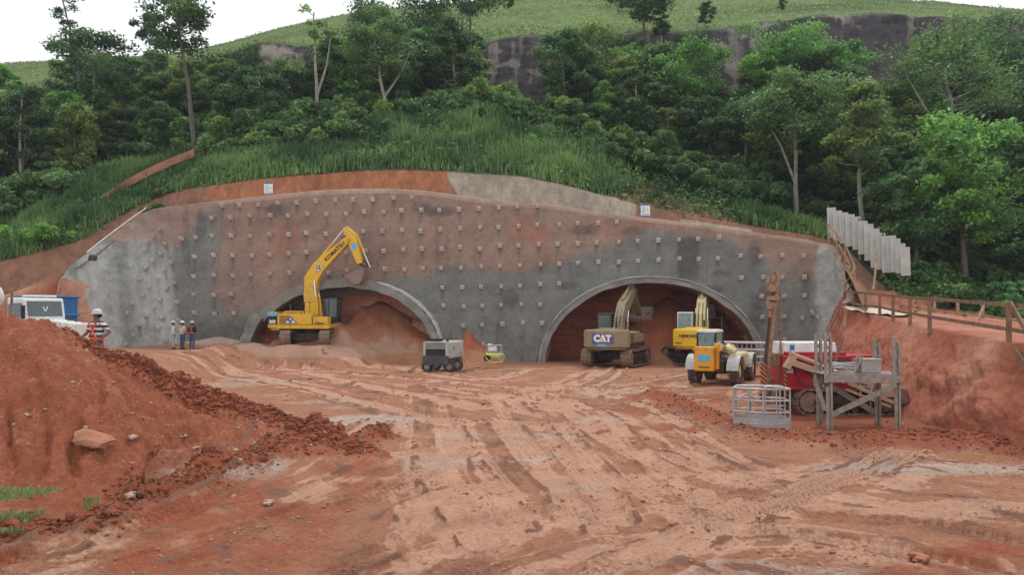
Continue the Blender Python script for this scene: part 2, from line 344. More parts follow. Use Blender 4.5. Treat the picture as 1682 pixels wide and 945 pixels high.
# ridge: x, y, z, front run, back run
RIDGE = smooth_pts([(-22, 13.5, 4.3, 6.5, 6), (-14.5, 15.8, 3.9, 5.8, 4), (-10.8, 17, 3.45, 5.2, 3), (-9.75, 18.6, 2.62, 4.8, 5.5), (-8.4, 19.2, 1.95, 4.3, 3.0), (-7.3, 19.4, 1.62, 4.2, 1.8), (-5.6, 19.1, 1.08, 3.8, 1.5), (-4.2, 18.8, .62, 3.0, 1.3), (-3.1, 18.4, .22, 1.6, 1.0)])
def gp(l, z=0): return [G(a, b, z) for a, b in l]
BERM = smooth_pts(gp([(-250, 930), (0, 880), (160, 862), (240, 818), (350, 785), (450, 768), (540, 745), (630, 716)]))
BERM2 = smooth_pts(gp([(1080, 650), (1150, 680), (1250, 712), (1380, 728), (1480, 716), (1600, 722), (1682, 745)]))
TRACKS = [  # picture points, width m, depth, lugs
 ([(700, 655), (706, 700), (714, 770), (745, 835), (800, 900)], .62, .05, 1), ([(738, 690), (760, 740), (800, 800), (850, 870)], .55, .045, 0),
 ([(830, 650), (880, 700), (960, 780), (1010, 860)], .6, .05, 1), ([(920, 660), (1000, 720), (1090, 790), (1200, 850)], .55, .04, 0),
 ([(300, 603), (430, 625), (560, 655), (700, 690), (900, 700)], .5, .06, 0), ([(330, 598), (480, 612), (620, 640), (760, 668), (900, 690)], .6, .05, 0),
 ([(728, 802), (660, 815), (610, 840), (578, 880), (572, 945), (590, 1000)], .48, .04, 1),
 ([(1180, 612), (1000, 640), (850, 640), (650, 620), (480, 606)], .6, .05, 0), ([(1130, 630), (980, 660), (840, 655), (700, 636)], .6, .06, 0),
 ([(850, 640), (950, 680), (1060, 740), (1300, 820), (1682, 870)], .6, .04, 1), ([(900, 636), (1040, 680), (1160, 760), (1400, 830), (1682, 850)], .6, .04, 0),
 ([(0, 915), (300, 850), (520, 800), (700, 740)], .6, .06, 1), ([(40, 960), (340, 880), (600, 800), (712, 745)], .6, .05, 0),
 ([(560, 935), (780, 865), (1000, 835), (1250, 815), (1450, 800)], .6, .07, 1), ([(640, 975), (880, 900), (1130, 862), (1400, 850), (1682, 900)], .6, .06, 1),
 ([(820, 1000), (1050, 905), (1300, 880), (1600, 930)], .6, .06, 1), ([(1000, 600), (950, 628), (860, 650), (760, 655)], .5, .05, 0),
 ([(1250, 640), (1130, 660), (1010, 655), (900, 640)], .55, .05, 0), ([(1050, 940), (1300, 830), (1450, 770), (1500, 745)], .5, .05, 0),
 ([(640, 690), (560, 740), (430, 790), (200, 880)], .5, .05, 1), ([(860, 610), (780, 625), (650, 606), (540, 603)], .5, .05, 0)]
LANES = [smooth_pts(gp(p[0]), 3) for p in TRACKS]
TR2 = []
_r = random.Random(3)
for p_, w_, d_0, l_ in TRACKS:
    TR2.append((p_, w_, d_0 * 1.25, l_))
    for k_ in range(2):
        dx_ = _r.uniform(-1, 1); sc_0 = _r.uniform(.5, 1)
        TR2.append(([(a + dx_ * (b - 508) * .42 + _r.uniform(-5, 5), b + _r.uniform(-.03, .03) * (b - 560)) for a, b in p_], w_ * _r.uniform(.6, 1), d_0 * sc_0, _r.random() < .4))
TRACKS = TR2
TRW = [(smooth_pts(gp(p)), w_, d, l) for p, w_, d, l in TRACKS]
def ridge_h(x, y):
    d, arc, side, (zr, fr, br) = seg_dist(x, y, RIDGE)
    run = np.where(side > 0, fr, br)
    t = np.clip(1 - d / run, 0, 1)
    h = zr * (t ** 1.15) * (1 - .18 * np.sin(t * math.pi))
    return h, d, arc, side, zr
def mound(x, y, cx, cy, rx, ry, h, s, p=1.3):
    q = np.hypot((x - cx) / rx, (y - cy) / ry) * (1 + .35 * fbm(x * .5, y * .5, s, 3))
    return h * np.clip(1 - q, 0, 1) ** p
def ground_z(x, y, full=False, fine=True):
    x = np.asarray(x, float); y = np.asarray(y, float)
    base = .10 * fbm(x * .16, y * .16, 3, 3) + .05 * fbm(x * .7, y * .7, 5, 3)
    h, d, arc, side, zr = ridge_h(x, y)
    hm = sstep(.02, .5, h)
    h = h + hm * (.42 * fbm(x * .55, y * .55, 11, 4) * np.clip(h, 0, 1.3)) + hm * .10 * fbm(x * 2.6, y * 2.6, 19, 4)
    h = h - hm * np.clip(h, 0, 1) * .22 * np.clip(1 - np.abs(fbm(x * .9 + .5 * y, y * .35, 41, 3)) * 5, 0, 1) * sstep(.8, 2, d)
    bd, ba, _, _ = seg_dist(x, y, BERM)
    bm_ = np.exp(-(bd / .42) ** 2) * (.08 + .22 * np.clip(.5 + 1.6 * fbm(ba * 1.2, bd * 2, 23, 3), 0, 1.2))
    b2, b2a, _, _ = seg_dist(x, y, BERM2)
    bm2 = np.exp(-(b2 / .6) ** 2) * (.05 + .15 * np.clip(.5 + 1.6 * fbm(b2a * 1.1, b2 * 2, 29, 3), 0, 1.2))
    ml = np.minimum(mound(x, y, -12.6, 49.6, 6.2, 4.2, 2.3, 31, 1.0), 1.18 + .25 * fbm(x * .6, y * .6, 30, 3)) + mound(x, y, -8.8, 53.9, 8.2, 4.4, 4.0, 32)
    mo = mound(x, y, P(772, 590, 47).x, 49.4, 2.6, 2.6, 1.75, 33, .95) * (1 + .5 * fbm(x * 1.1, y * 1.1, 36, 3))
    mw = mound(x, y, P(350, 590, 52).x, 53.0, 5.5, 2.2, .7, 38)
    mr_ = mound(x, y, P(1075, 590, 56).x + .8, 54.9, 6.4, 5.6, 4.3, 34, 1.0)
    rg = .30 * np.clip(fbm(x * .3, y * .3, 35, 3) + .1, 0, 1) * sstep(5.5, 9, x) * sstep(31, 24, y) * sstep(11, 14, y)
    pq0 = np.hypot((x - 10.1) / 3.4, (y - 19.1) / 2.0); base = base * sstep(.7, 1.2, pq0)
    base = base + .9 * sstep(-14.5, -18, x) * sstep(23, 27, y)
    z = base + h + bm_ + bm2 + ml + mo + mr_ + mw + rg
    pu = None
    pq = np.hypot((x - 10.1) / 1.9, (y - 19.1) / 1.0) * (1 + .5 * fbm(x * .8, y * .8, 37, 3))
    pm = sstep(1.35, 1.0, pq); z = z * (1 - pm) + (-.06 - .12 * np.clip(1 - pq, 0, 1)) * pm
    flat = (1 - sstep(.03, .3, h + ml + mo + mr_))
    if fine:
        st1 = fbm(x * .35, y * 2.6, 51, 4); st2 = fbm((x * .72 + y * .69) * 2.4, (y * .72 - x * .69) * .35, 53, 4)
        k = sstep(24, 34, y); st = st1 * k + st2 * (1 - k)
        z = z + flat * (.04 * st + .022 * fbm(x * 4, y * 4, 55, 4))
        st3 = fbm((x * .8 + y * .6) * 6, (y * .8 - x * .6) * 1.0, 56, 3); z = z + flat * .02 * st3
        z = z + .022 * fbm(x * 11, y * 11, 57, 3) * sstep(40, 16, y) * (.5 + sstep(-.2, .3, fbm(x * .6, y * .6, 58, 3)))
        z = z + hm * (.14 * fbm(x * 4, y * 4, 65, 5) + .05 * np.abs(fbm(x * 9, y * 9, 66, 3)))
        lump = np.clip(fbm(x * 2.2, y * 2.2, 59, 3) - .12, 0, 1); patch = sstep(.0, .35, fbm(x * .33, y * .33, 61, 3))
        z = z + .05 * lump * patch * flat
        zs = base + h + bm_ + bm2 + ml + mo + mr_ + mw + rg + .02 * st * flat
        z = z + .07 * fbm(x * 2.1, y * 2.1, 63, 4) * sstep(.05, .4, ml + mo + mr_)
    tm = np.zeros(x.shape); td = np.zeros(x.shape); ln = np.zeros(x.shape); lw = np.zeros(x.shape) + 1e-6
    if fine:
        for pts in LANES:
            xs = [p[0] for p in pts]; ys = [p[1] for p in pts]
            k = (x > min(xs) - 4) & (x < max(xs) + 4) & (y > min(ys) - 4) & (y < max(ys) + 4)
            if not k.any(): continue
            dd, aa, sd_, _ = seg_dist(x[k], y[k], pts); wg = np.exp(-(dd / 1.3) ** 2) ; sg = np.sign(sd_) * dd
            v_ = fbm(sg * 2.6, aa * .09 + len(pts), 75 + len(pts), 4) + .6 * fbm(sg * 7, aa * .25, 76, 3)
            ln[k] += wg * v_; lw[k] += wg
        lane = np.clip(lw, 0, 1); ln = ln / np.maximum(lw, .6) * lane
        z = z * 1 + flat * .085 * ln - flat * lane * .5 * (z - zs)
    if fine:
        for pts, w_, dp, lug in TRW:
            xs = [p[0] for p in pts]; ys = [p[1] for p in pts]
            k = (x > min(xs) - 1) & (x < max(xs) + 1) & (y > min(ys) - 1) & (y < max(ys) + 1)
            if not k.any(): continue
            dd, aa, sd_, _ = seg_dist(x[k], y[k], pts)
            wob = 1 + .3 * fbm(aa * .6, aa * 0 + w_ * 9, 67, 2)
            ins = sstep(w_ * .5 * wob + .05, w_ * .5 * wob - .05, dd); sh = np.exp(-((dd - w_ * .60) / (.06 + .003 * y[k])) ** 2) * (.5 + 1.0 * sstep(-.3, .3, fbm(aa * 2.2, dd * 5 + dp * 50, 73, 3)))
            lz = 0
            if lug: lz = (.020 * np.sign(np.sin(aa * 2 * math.pi / .19 + np.abs(sd_) * 9)) + .022 * np.cos(sd_ * 2 * math.pi / .15)) * ins * sstep(-.25, .1, fbm(aa * .5, aa * 0 + 4.4, 72, 2))
            else: lz = .015 * np.cos(sd_ * 2 * math.pi / .2) * ins
            brk = .25 + .75 * sstep(-.3, .0, fbm(aa * .3, aa * 0 + dp * 99, 71, 2))
            z[k] = z[k] * (1 - .88 * ins * brk) + zs[k] * .88 * ins * brk + (-dp * ins + .035 * sh + lz) * brk * flat[k] + 0
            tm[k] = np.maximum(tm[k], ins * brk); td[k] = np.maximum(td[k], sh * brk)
    if not full: return z
    return z, dict(h=h, d=d, side=side, arc=arc, zr=zr, bd=bd, b2=b2, ml=ml, mo=mo, mr=mr_, mw=mw, tm=tm, td=td, ln=ln, flat=flat, pq=pq)

cols = np.concatenate([np.linspace(-1400, -80, 60)[:-1], np.arange(-80, 1762, 1.55), np.linspace(1762, 3000, 60)[1:]])
rows = np.concatenate([np.linspace(2300, 985, 50)[:-1], np.arange(985, 583, -.72)])
Drow = F * CAMH / (rows - 508); Drow = np.concatenate([Drow, [64, 70, 80, 100, 150, 300, 800, 3000]])
X = ((cols - CX) / F)[None, :] * Drow[:, None]; Y = np.repeat(Drow[:, None], len(cols), 1)
Z, I = ground_z(X, Y, True)
px, py = proj(X, Y, 0 * X)
n1 = fbm(X * .8, Y * .8, 81, 4); n2 = fbm(X * 3, Y * 3, 83, 3); n3 = fbm(X * .25, Y * .8, 85, 4)
red = sstep(.9, .15, I['d']) * (I['h'] > .12) * sstep(8, 10, X + 18) * 1.1
red = np.maximum(red, .62 * (I['h'] > .3) * sstep(-.25, .25, fbm(X * .5, Y * .5, 87, 3) + .04))
red = np.maximum(red, np.exp(-(I['bd'] / .6) ** 2) * .85); red = np.maximum(red, np.exp(-(I['b2'] / .9) ** 2) * .9)
red = np.maximum(red, .75 * sstep(.3, 1.2, I['mo'])); red = np.maximum(red, .6 * sstep(.2, 1, I['mr']))
red = np.maximum(red, .75 * sstep(5.2, 8.5, X + n1 * 3) * sstep(18.5, 20.5, Y + n2) * sstep(33, 26, Y))
red = np.maximum(red, .8 * sstep(56, 58, Y + n1 * 2)); red = np.maximum(red, (.42 + .7 * n1) * sstep(50.8, 52.2, Y) * sstep(.2, .8, I['ml']))
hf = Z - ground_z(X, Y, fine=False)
pale = .42 * I['flat'] * sstep(-.28, .35, n3 + .1) + .55 * I['tm'] + 1.5 * I['ln'] + 4.5 * np.clip(hf, -.05, .06)  # ridges paler, grooves less pale: relief shading put into the colour
red = np.maximum(red, .60 * sstep(.03, .25, I['h']))
red = np.maximum(red, (.50 + .5 * n1) * sstep(.3, -3.2, X + n1 * 2.5) * sstep(20, 17.5, Y + n1))
red = np.maximum(red, (.34 + .6 * n1) * sstep(2.5, 6, X + n1 * 3) * sstep(15.5, 13.5, Y + n1 * 2))
red = np.maximum(red, (.30 + .8 * n1) * sstep(2.0, 4.5, X + n1 * 2) * sstep(20, 23, Y) * sstep(40, 34, Y))
pale *= (1 - .6 * sstep(.2, .55, red))
pale = np.where(I['h'] > .3, .30 + 1.0 * fbm(X * .7, Y * .7, 88, 4) + .5 * fbm(X * 5, Y * 5, 86, 3) + .3 * sstep(1.2, 3, I['h']), pale)
wn = np.where(Y > 28, fbm(X * .55, Y * 2.6, 89, 5), fbm((X * .72 + Y * .69) * 2.6, (Y * .72 - X * .69) * .8, 90, 5))
wet_shade = .75 * sstep(.12, .55, wn + .12 * n2) * I['flat'] * (1 - I['tm'] * .8) + 3.0 * np.clip(-hf - .02, 0, .12) + 1.4 * np.clip(-I['ln'] - .08, 0, .5)  # damp patches, plus groove and crevice shade painted into the colour
wet_shade = np.maximum(wet_shade, .62 * I['td'] * (1 - I['tm'])); wet_shade = np.maximum(wet_shade, sstep(1.4, 1.15, I['pq']) * .45)  # rut edges darkened as painted shade; real damp round the puddle
greym = sstep(.15, .4, fbm(X * .3, Y * .6, 91, 3)) * I['flat'] * .5
greym = np.maximum(greym, sstep(1.5, .4, np.hypot((X - G(1520, 770)[0]) / 3.6, (Y - G(1520, 770)[1]) / 1.0)) * .6)
greym = np.maximum(greym, sstep(1, .4, np.hypot((X - G(600, 690)[0]) / 3, (Y - G(600, 690)[1]) / 2.2)) * .6)
greym = np.maximum(greym, sstep(1, .3, np.hypot((X + 6.0) / 2.4, (Y - 16.6) / 1.5)) * .7)
greym = np.maximum(greym, sstep(.05, .5, I['mw']) * .9)
sandy = sstep(.25, .9, I['ml']) * .9 * (1 - sstep(50.6, 51.8, Y + n1 * 2))
V = np.stack([X, Y, Z], -1).reshape(-1, 3)
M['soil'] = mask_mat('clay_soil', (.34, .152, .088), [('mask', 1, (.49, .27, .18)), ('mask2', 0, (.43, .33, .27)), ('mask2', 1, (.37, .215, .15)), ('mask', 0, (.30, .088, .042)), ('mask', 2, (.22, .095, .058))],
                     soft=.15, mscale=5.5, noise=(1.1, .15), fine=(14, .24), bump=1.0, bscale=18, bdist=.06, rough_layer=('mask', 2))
nF = grid_faces(len(Drow), len(cols))
tag(np_mesh('ground', V, nF, M['soil'], attrs={'mask': np.stack([red, pale, wet_shade], -1).reshape(-1, 3).clip(0, 1), 'mask2': np.stack([greym, sandy, sandy * 0], -1).reshape(-1, 3).clip(0, 1)}), kind='structure')
def gz(x, y): return float(ground_z(np.array([x]), np.array([y]), fine=False)[0])

# puddle
pa = np.linspace(0, 2 * math.pi, 41)[:-1]
m = MB(); m.plan([(10.1 + 2.6 * math.cos(a), 19.1 + 1.35 * math.sin(a)) for a in pa], -.075, -.07)
M['water'] = mat('muddy_water', (.36, .20, .11), .06, spec=.6, var=.06, vscale=.6)
tag(m.build('puddle_water', M['water']), kind='structure')

# ------------------------------------------------------------------ sprayed concrete wall
A = np.array([-21.7, 53.0]); B = np.array([17.4, 50.0]); LEN = np.hypot(*(B - A)); d_ = (B - A) / LEN; nrm = np.array([d_[1], -d_[0]])
BAT = .13
def s_of_px(p):
    k = (p - CX) / F; return (k * A[1] - A[0]) / (d_[0] - k * d_[1])
def wall_top(p, y):                       # point on the battered plane seen at p, y
    z = 8.0
    for _ in range(12):
        s = 0
        k = (p - CX) / F
        # plan line shifted back by BAT*z
        A2 = A - nrm * BAT * z; s = (k * A2[1] - A2[0]) / (d_[0] - k * d_[1]); D = A2[1] + s * d_[1]
        z = P(p, y, D).z
    q = A2 + d_ * s
    return (q[0], q[1], z)
TOPPX = [(262, 341), (330, 333), (430, 322), (520, 313), (590, 310), (650, 311), (700, 314), (770, 324), (850, 334), (905, 335), (960, 345), (1060, 358), (1150, 369), (1250, 384), (1365, 397)]
ctrl = []   # (base xyz, top xyz)
def bp(p, D, z=-.4): return ((p - CX) / F * D, D, z)
wing = [(bp(60, 47), tuple(P(95, 462, 50.0))), (bp(120, 48.5), tuple(P(118, 436, 51.5))), (bp(165, 49.6), tuple(P(140, 418, 53))), (bp(215, 51), tuple(P(185, 385, 55))), (bp(262, 52.4), tuple(P(222, 357, 56.4)))]
ctrl += wing
t0 = wall_top(*TOPPX[0]); ctrl.append(((A[0] + .3, A[1] - .1, -.4), tuple(P(250, 344, 56.6))))
for p, y in TOPPX[1:-1]:
    t = wall_top(p, y); s = (np.array(t[:2]) + nrm * BAT * t[2] - A) @ d_; q = A + d_ * s + nrm * BAT * .4; ctrl.append(((q[0], q[1], -.4), t))
t = wall_top(1340, 396); s = LEN - .9; q = A + d_ * s; ctrl.append(((q[0], q[1], -.4), t))
ctrl.append(((18.6, 48.4, -.4), tuple(P(1368, 402, 50.6)))); ctrl.append(((18.9, 46, -.4), tuple(P(1392, 437, 48.4)))); ctrl.append(((18.7, 43, -.4), tuple(P(1394, 480, 46)))); ctrl.append(((18.6, 40, -.4), tuple(P(1400, 500, 43))))
bs = np.array([c[0] for c in ctrl]); ts = np.array([c[1] for c in ctrl])
seg = np.r_[0, np.cumsum(np.linalg.norm(np.diff((bs + ts) / 2, axis=0), axis=1))]
uu = np.arange(0, seg[-1], .11); NV = 100
ib = np.stack([np.interp(uu, seg, bs[:, i]) for i in range(3)], -1); it = np.stack([np.interp(uu, seg, ts[:, i]) for i in range(3)], -1)
def sm1(a, k=9):
    ker = np.hanning(k + 2)[1:-1]; ker /= ker.sum(); pad = np.pad(a, ((k // 2, k // 2), (0, 0)), 'edge')
    return np.stack([np.convolve(pad[:, i], ker, 'valid') for i in range(a.shape[1])], -1)
ib = sm1(ib, 15); it = sm1(it, 15)
tv = np.linspace(0, 1, NV)
W = ib[:, None, :] * (1 - tv)[None, :, None] + it[:, None, :] * tv[None, :, None]
U2 = np.repeat(uu[:, None], NV, 1)
du = np.gradient(W, axis=0); dv = np.gradient(W, axis=1); N_ = np.cross(du, dv); N_ /= np.linalg.norm(N_, axis=-1, keepdims=True) + 1e-9
N_ *= np.sign(-N_[..., 1:2] + 1e-6)
wpx, wpy = proj(W[..., 0], W[..., 1], W[..., 2])
rough_ = .05 + .18 * sstep(305, 250, wpx) + .38 * sstep(1320, 1345, wpx)
disp = rough_ * (1.6 * fbm(U2 * .45, W[..., 2] * .45, 101, 4)) + .05 * fbm(U2 * 1.6, W[..., 2] * 1.6, 103, 4) + .03 * fbm(U2 * 5, W[..., 2] * 5, 104, 2)
W = W + N_ * disp[..., None]
# rounded shoulder: two extra rows behind the crest
back = it.copy(); bn_ = np.array([-nrm[0], -nrm[1]])
e1 = W[:, -1, :].copy(); e1[:, 1] += .22; e1[:, 2] += .05
e2 = e1.copy(); e2[:, 1] += .9; e2[:, 2] += -.02
W = np.concatenate([W, e1[:, None], e2[:, None]], 1); NVV = NV + 2
wpx, wpy = proj(W[..., 0], W[..., 1], W[..., 2]); U2 = np.repeat(uu[:, None], NVV, 1)
sc, zc = (W[..., 0] - A[0]) * d_[0] + (W[..., 1] - A[1]) * d_[1], W[..., 2]
def arch(pc, apx, ytop, ybase):
    s = s_of_px(pc); D = A[1] + s * d_[1]; zt = P(pc, ytop, D + .3).z; zb = P(pc, ybase, D).z
    return dict(s=s, a=apx * D / F, z0=zb, b=zt - zb, D=D)
AR = arch(1068, 180, 457, 600); AL = arch(567, 161, 459, 580)
def in_arch(s, z, a_, k=.22): return ((s - a_['s']) / (a_['a'] - k)) ** 2 + (np.maximum(z - a_['z0'], 0) / (a_['b'] - k)) ** 2 < 1
fq = grid_faces(len(uu), NVV); fc_s = sc.reshape(-1)[fq].mean(1); fc_z = zc.reshape(-1)[fq].mean(1)
keep = ~(in_arch(fc_s, fc_z, AR) | in_arch(fc_s, fc_z, AL))
nw = 28 * fbm(U2 * .35, W[..., 2] * .5, 111, 4)
nwl = 60 * fbm(U2 * .12, W[..., 2] * .2, 113, 3)
edge = np.interp(wpx, [150, 300, 340, 420, 480, 600, 640, 730, 860, 960, 1030, 1060, 1200, 1260, 1330, 1400], [385, 400, 335, 470, 470, 448, 452, 450, 440, 425, 400, 385, 392, 440, 470, 430])
brown = sstep(14, -14, wpy - edge + nw)
brown = np.maximum(brown, .75 * sstep(20, -40, wpx - 560 + nwl) * sstep(325, 360, wpx + nw) * sstep(560, 470, wpy))
brown = np.maximum(brown, .55 * sstep(1255, 1300, wpx + nw) * sstep(520, 440, wpy + nw))
brown = brown * (1 - .55 * sstep(24, 6, np.abs(wpx - 346 + nw)))
light = sstep(305, 275, wpx + nw * .4) * sstep(330, 440, wpy + nw) * (.62 + .9 * fbm(U2 * .9, W[..., 2] * .22, 115, 4))
light = np.maximum(light, .8 * sstep(1335, 1350, wpx + nw * .3))
earth = sstep(8, -8, wpx + .5 * nwl - np.interp(wpy, [400, 440, 455, 470, 520, 560, 620], [60, 100, 120, 158, 163, 168, 150]) + nw * .8)
wetw = np.maximum(sstep(26, 12, np.abs(wpx - 1131 + nw * .2)) * sstep(386, 396, wpy) * sstep(470, 440, wpy + nw), .0)
for (cx_, cy_, rx_, ry_) in [(720, 348, 38, 12), (690, 340, 22, 12), (960, 378, 34, 14), (1040, 380, 30, 12), (1185, 450, 22, 10), (1170, 476, 26, 10), (1240, 520, 14, 30), (1240, 425, 16, 30), (930, 470, 20, 8), (1255, 480, 10, 14), (330, 375, 10, 30), (455, 345, 22, 14), (530, 480, 40, 12), (840, 490, 16, 22), (1325, 470, 12, 50)]:
    wetw = np.maximum(wetw, .62 * sstep(1.25, .5, np.hypot((wpx - cx_) / rx_, (wpy - cy_) / ry_) + nw / 60))
strk = fbm(U2 * 2.6, W[..., 2] * .12, 117, 3); wetw = np.maximum(wetw, .5 * sstep(.18, .45, strk + .08) * (.5 + fbm(U2 * .2, W[..., 2] * .2, 118, 2)))
redst = .5 * sstep(.1, .4, fbm(U2 * .3, W[..., 2] * .35, 119, 4)) * brown
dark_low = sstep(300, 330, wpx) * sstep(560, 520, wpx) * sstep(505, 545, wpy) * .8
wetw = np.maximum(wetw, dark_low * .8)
M['shotcrete'] = mask_mat('sprayed_concrete', (.185, .185, .17), [('mask', 0, (.285, .19, .148)), ('mask', 2, (.31, .13, .09)), ('mask', 1, (.37, .365, .345)), ('mask2', 0, (.105, .095, .085)), ('mask2', 1, (.38, .19, .135)), ('mask2', 2, (.42, .29, .225))],
                          soft=.46, noise=(.6, .22), fine=(4, .14), bump=1.0, bscale=5, bdist=.09, rough=.9)
STAIN = 1
crest = np.zeros_like(wpx); crest[:, -5:] = .75; crest *= sstep(330, 380, wpx)
wall = thing('retaining_wall', (0, 0, 0), 0, 'tall brown and grey sprayed concrete wall around both tunnel mouths, dotted with nail heads', 'retaining wall')
np_mesh('concrete_face', W.reshape(-1, 3), fq[keep], M['shotcrete'], wall, attrs={'mask': np.stack([brown, light, redst], -1).reshape(-1, 3).clip(0, 1), 'mask2': np.stack([wetw, earth, crest], -1).reshape(-1, 3).clip(0, 1)})

# nail heads
rowsN = [[(365,337),(395,337),(427,336),(458,334),(488,333),(521,331),(551,329),(582,329),(614,328),(646,326),(676,325)],
[(350,358),(381,357),(412,355),(444,354),(474,354),(505,352),(537,351),(568,350),(599,348),(630,349),(661,347),(693,345),(723,344),(755,343),(787,342),(820,341),(851,339),(883,338)],
[(299,391),(323,390),(350,388),(381,387),(412,386),(443,386),(474,385),(505,383),(537,383),(568,382),(598,381),(630,381),(661,379),(692,378),(724,377),(756,376),(788,374),(820,373),(852,371),(884,370),(918,369),(949,367),(982,366),(1014,365)],
[(320,421),(352,420),(382,420),(414,419),(444,418),(475,417),(506,415),(537,415),(569,414),(601,413),(632,412),(663,411),(694,409),(726,408),(757,407),(790,408),(821,404),(852,403),(885,401),(916,401),(948,399),(981,399),(1015,397),(1048,395),(1081,395),(1114,393),(1147,392),(1181,390)],
[(320,454),(352,452),(383,452),(414,451),(445,450),(476,449),(508,448),(540,447),(571,445),(601,444),(632,443),(664,442),(695,442),(726,441),(759,439),(791,437),(822,437),(855,436),(887,434),(918,433),(949,432),(982,431),(1016,430),(1047,429),(1081,427),(1115,426),(1147,425),(1179,424),(1215,421),(1249,421),(1284,419),(1317,419)],
[(320,485),(353,485),(383,484),(727,472),(759,472),(790,471),(823,470),(854,468),(888,467),(919,466),(1217,456),(1252,456),(1286,455),(1320,454)],
[(322,515),(353,516),(385,515),(729,503),(761,503),(793,502),(824,501),(856,500),(888,499),(1250,487),(1287,486),(1321,485)],
[(729,535),(762,535),(793,533),(826,532),(858,531),(890,530),(1252,520),(1288,519),(1320,522)], [(795,566),(1254,556),(1290,557)],
[(130 + a * .328, 290 + b * .328) for a, b in [(405,262),(375,298),(348,325),(437,335),(326,370),(409,386),(373,421),(468,430),(332,457),(430,467),(300,512),(387,514),(481,530),(349,552),(440,565),(315,590),(403,612),(497,628),(270,633),(372,653),(455,664),(233,686),(339,696),(419,708),(301,740),(389,757),(470,762),(265,793),(228,845),(331,852),(436,820),(505,718)]],
[(1334,511),(1338,515),(1342,519),(1346,523)]]
fl = [(p, i) for i, r in enumerate(rowsN) for p in r]
wx, wy = wpx[:, :NV].ravel(), wpy[:, :NV].ravel(); Wf = W[:, :NV].reshape(-1, 3); Nf = N_.reshape(-1, 3)
nails = []; nail_idx = []
for (p, q), i in fl:
    if i >= 9: k = np.argmin((wx - p) ** 2 + (wy - q) ** 2)
    else: k = np.argmin((wx - p) ** 2 + (wy - q) ** 2)
    if in_arch(np.array((Wf[k] - [A[0], A[1], 0])[:2] @ d_), np.array(Wf[k][2]), AR, -.55) or in_arch(np.array((Wf[k] - [A[0], A[1], 0])[:2] @ d_), np.array(Wf[k][2]), AL, -.55): continue
    nails.append((Wf[k], Nf[k], i)); nail_idx.append(k)
# damp run-off stains below the heads
fme = bpy.data.objects['concrete_face'].data; at_ = fme.attributes['mask2'].data; buf = np.zeros(len(at_) * 4, np.float32); at_.foreach_get('color', buf); buf = buf.reshape(len(uu), NVV, 4)
for k in nail_idx:
    ui, vi = divmod(k, NV); l_ = int(rng.uniform(4, 14)); a_k = rng.uniform(.25, .8)
    for q_ in range(l_):
        if vi - q_ < 0: break
        for e_ in (-1, 0, 1):
            if 0 <= ui + e_ < len(uu): buf[ui + e_, vi - q_, 0] = max(buf[ui + e_, vi - q_, 0], a_k * (1 - q_ / l_) * (1 if e_ == 0 else .6) + .15)
at_.foreach_set('color', buf.ravel())
def nail_mb(mb, T):
    s = MB(); s.box((0, .05, -.03), (.36, .14, .34)); s.box((0, .2, .06), (.34, .22, .14)); s.cyl((0, .2, -.04), (0, .42, -.05), .035, n=6); s.box((0, .22, .145), (.40, .30, .03))
    mb.add(s.v, s.f, T)
def nail_T(Pn, Nn, i):
    n = Vector(Nn); n.z = max(n.z * .3, 0); n.normalize(); x = n.cross(Vector((0, 0, 1))).normalized(); z = x.cross(n)
    T = Matrix((( -x.x, n.x, -z.x, Pn[0]), (-x.y, n.y, -z.y, Pn[1]), (-x.z, n.z, -z.z, Pn[2]), (0, 0, 0, 1)))
    if T.col[2][2] < 0: T.col[2] = -T.col[2]
    s = (.58 if i >= 9 else .70) * random.uniform(.9, 1.1); a = random.uniform(-.08, .08)
    return T @ Matrix.Rotation(a, 4, 'Y') @ Matrix.Scale(s, 4)
proto_m = MB(); nail_mb(proto_m, Matrix()); pn = proto_m.build('nail_head', M['nail'], wall)
first = True
order = sorted(range(len(nails)), key=lambda k: nails[k][0][1])
rest = MB()
for c_, k in enumerate(order):
    T = nail_T(*nails[k])
    if c_ < 99:
        o = pn if first else pn.copy()
        if not first: C.objects.link(o)
        first = False; o.parent = wall; o.matrix_local = T
    else: nail_mb(rest, T)
tag(rest.build('nail_heads', M['nail'], wall), kind='stuff')

# tunnel mouths
def wl(s, n, z):                          # wall frame -> world (n towards the camera)
    q = A + d_ * s + nrm * n; return Vector((q[0], q[1], z))
def sweep_arch(name, a_, ra, rb, n0, n1, m_, parent, a0=-6, a1=186, seed=0, thick=None, N=72, rough=.02):
    V = []; sec = 8
    for i in range(N + 1):
        t = R(a0 + (a1 - a0) * i / N); c, s = math.cos(t), math.sin(t)
        prof = [(ra, n0), (ra, (n0 + n1) / 2), (ra, n1), ((ra + rb) / 2, n1), (rb, n1), (rb, (n0 + n1) / 2), (rb, n0), ((ra + rb) / 2, n0)]
        for j, (r_, nn) in enumerate(prof):
            w_ = rough * (2 * fbm(np.array(i * .35), np.array(j * .7 + seed), 131 + seed, 3))
            V.append(wl(a_['s'] + (a_['a'] + r_ + w_) * c, nn + w_, a_['z0'] + (a_['b'] + r_ + w_) * s))
    Fq = [(i * sec + j, i * sec + (j + 1) % sec, (i + 1) * sec + (j + 1) % sec, (i + 1) * sec + j) for i in range(N) for j in range(sec)]
    me = MB(); me.v = V; me.f = Fq + [tuple(range(sec)), tuple(range(N * sec, N * sec + sec))]
    return me.build(name, m_, parent, smooth=True)
M['ring'] = mat('arch_concrete', (.235, .23, .215), .85, var=.25, vscale=1.2, bump=.5, bscale=7, dirt=.2, dcol=(.32, .24, .2))
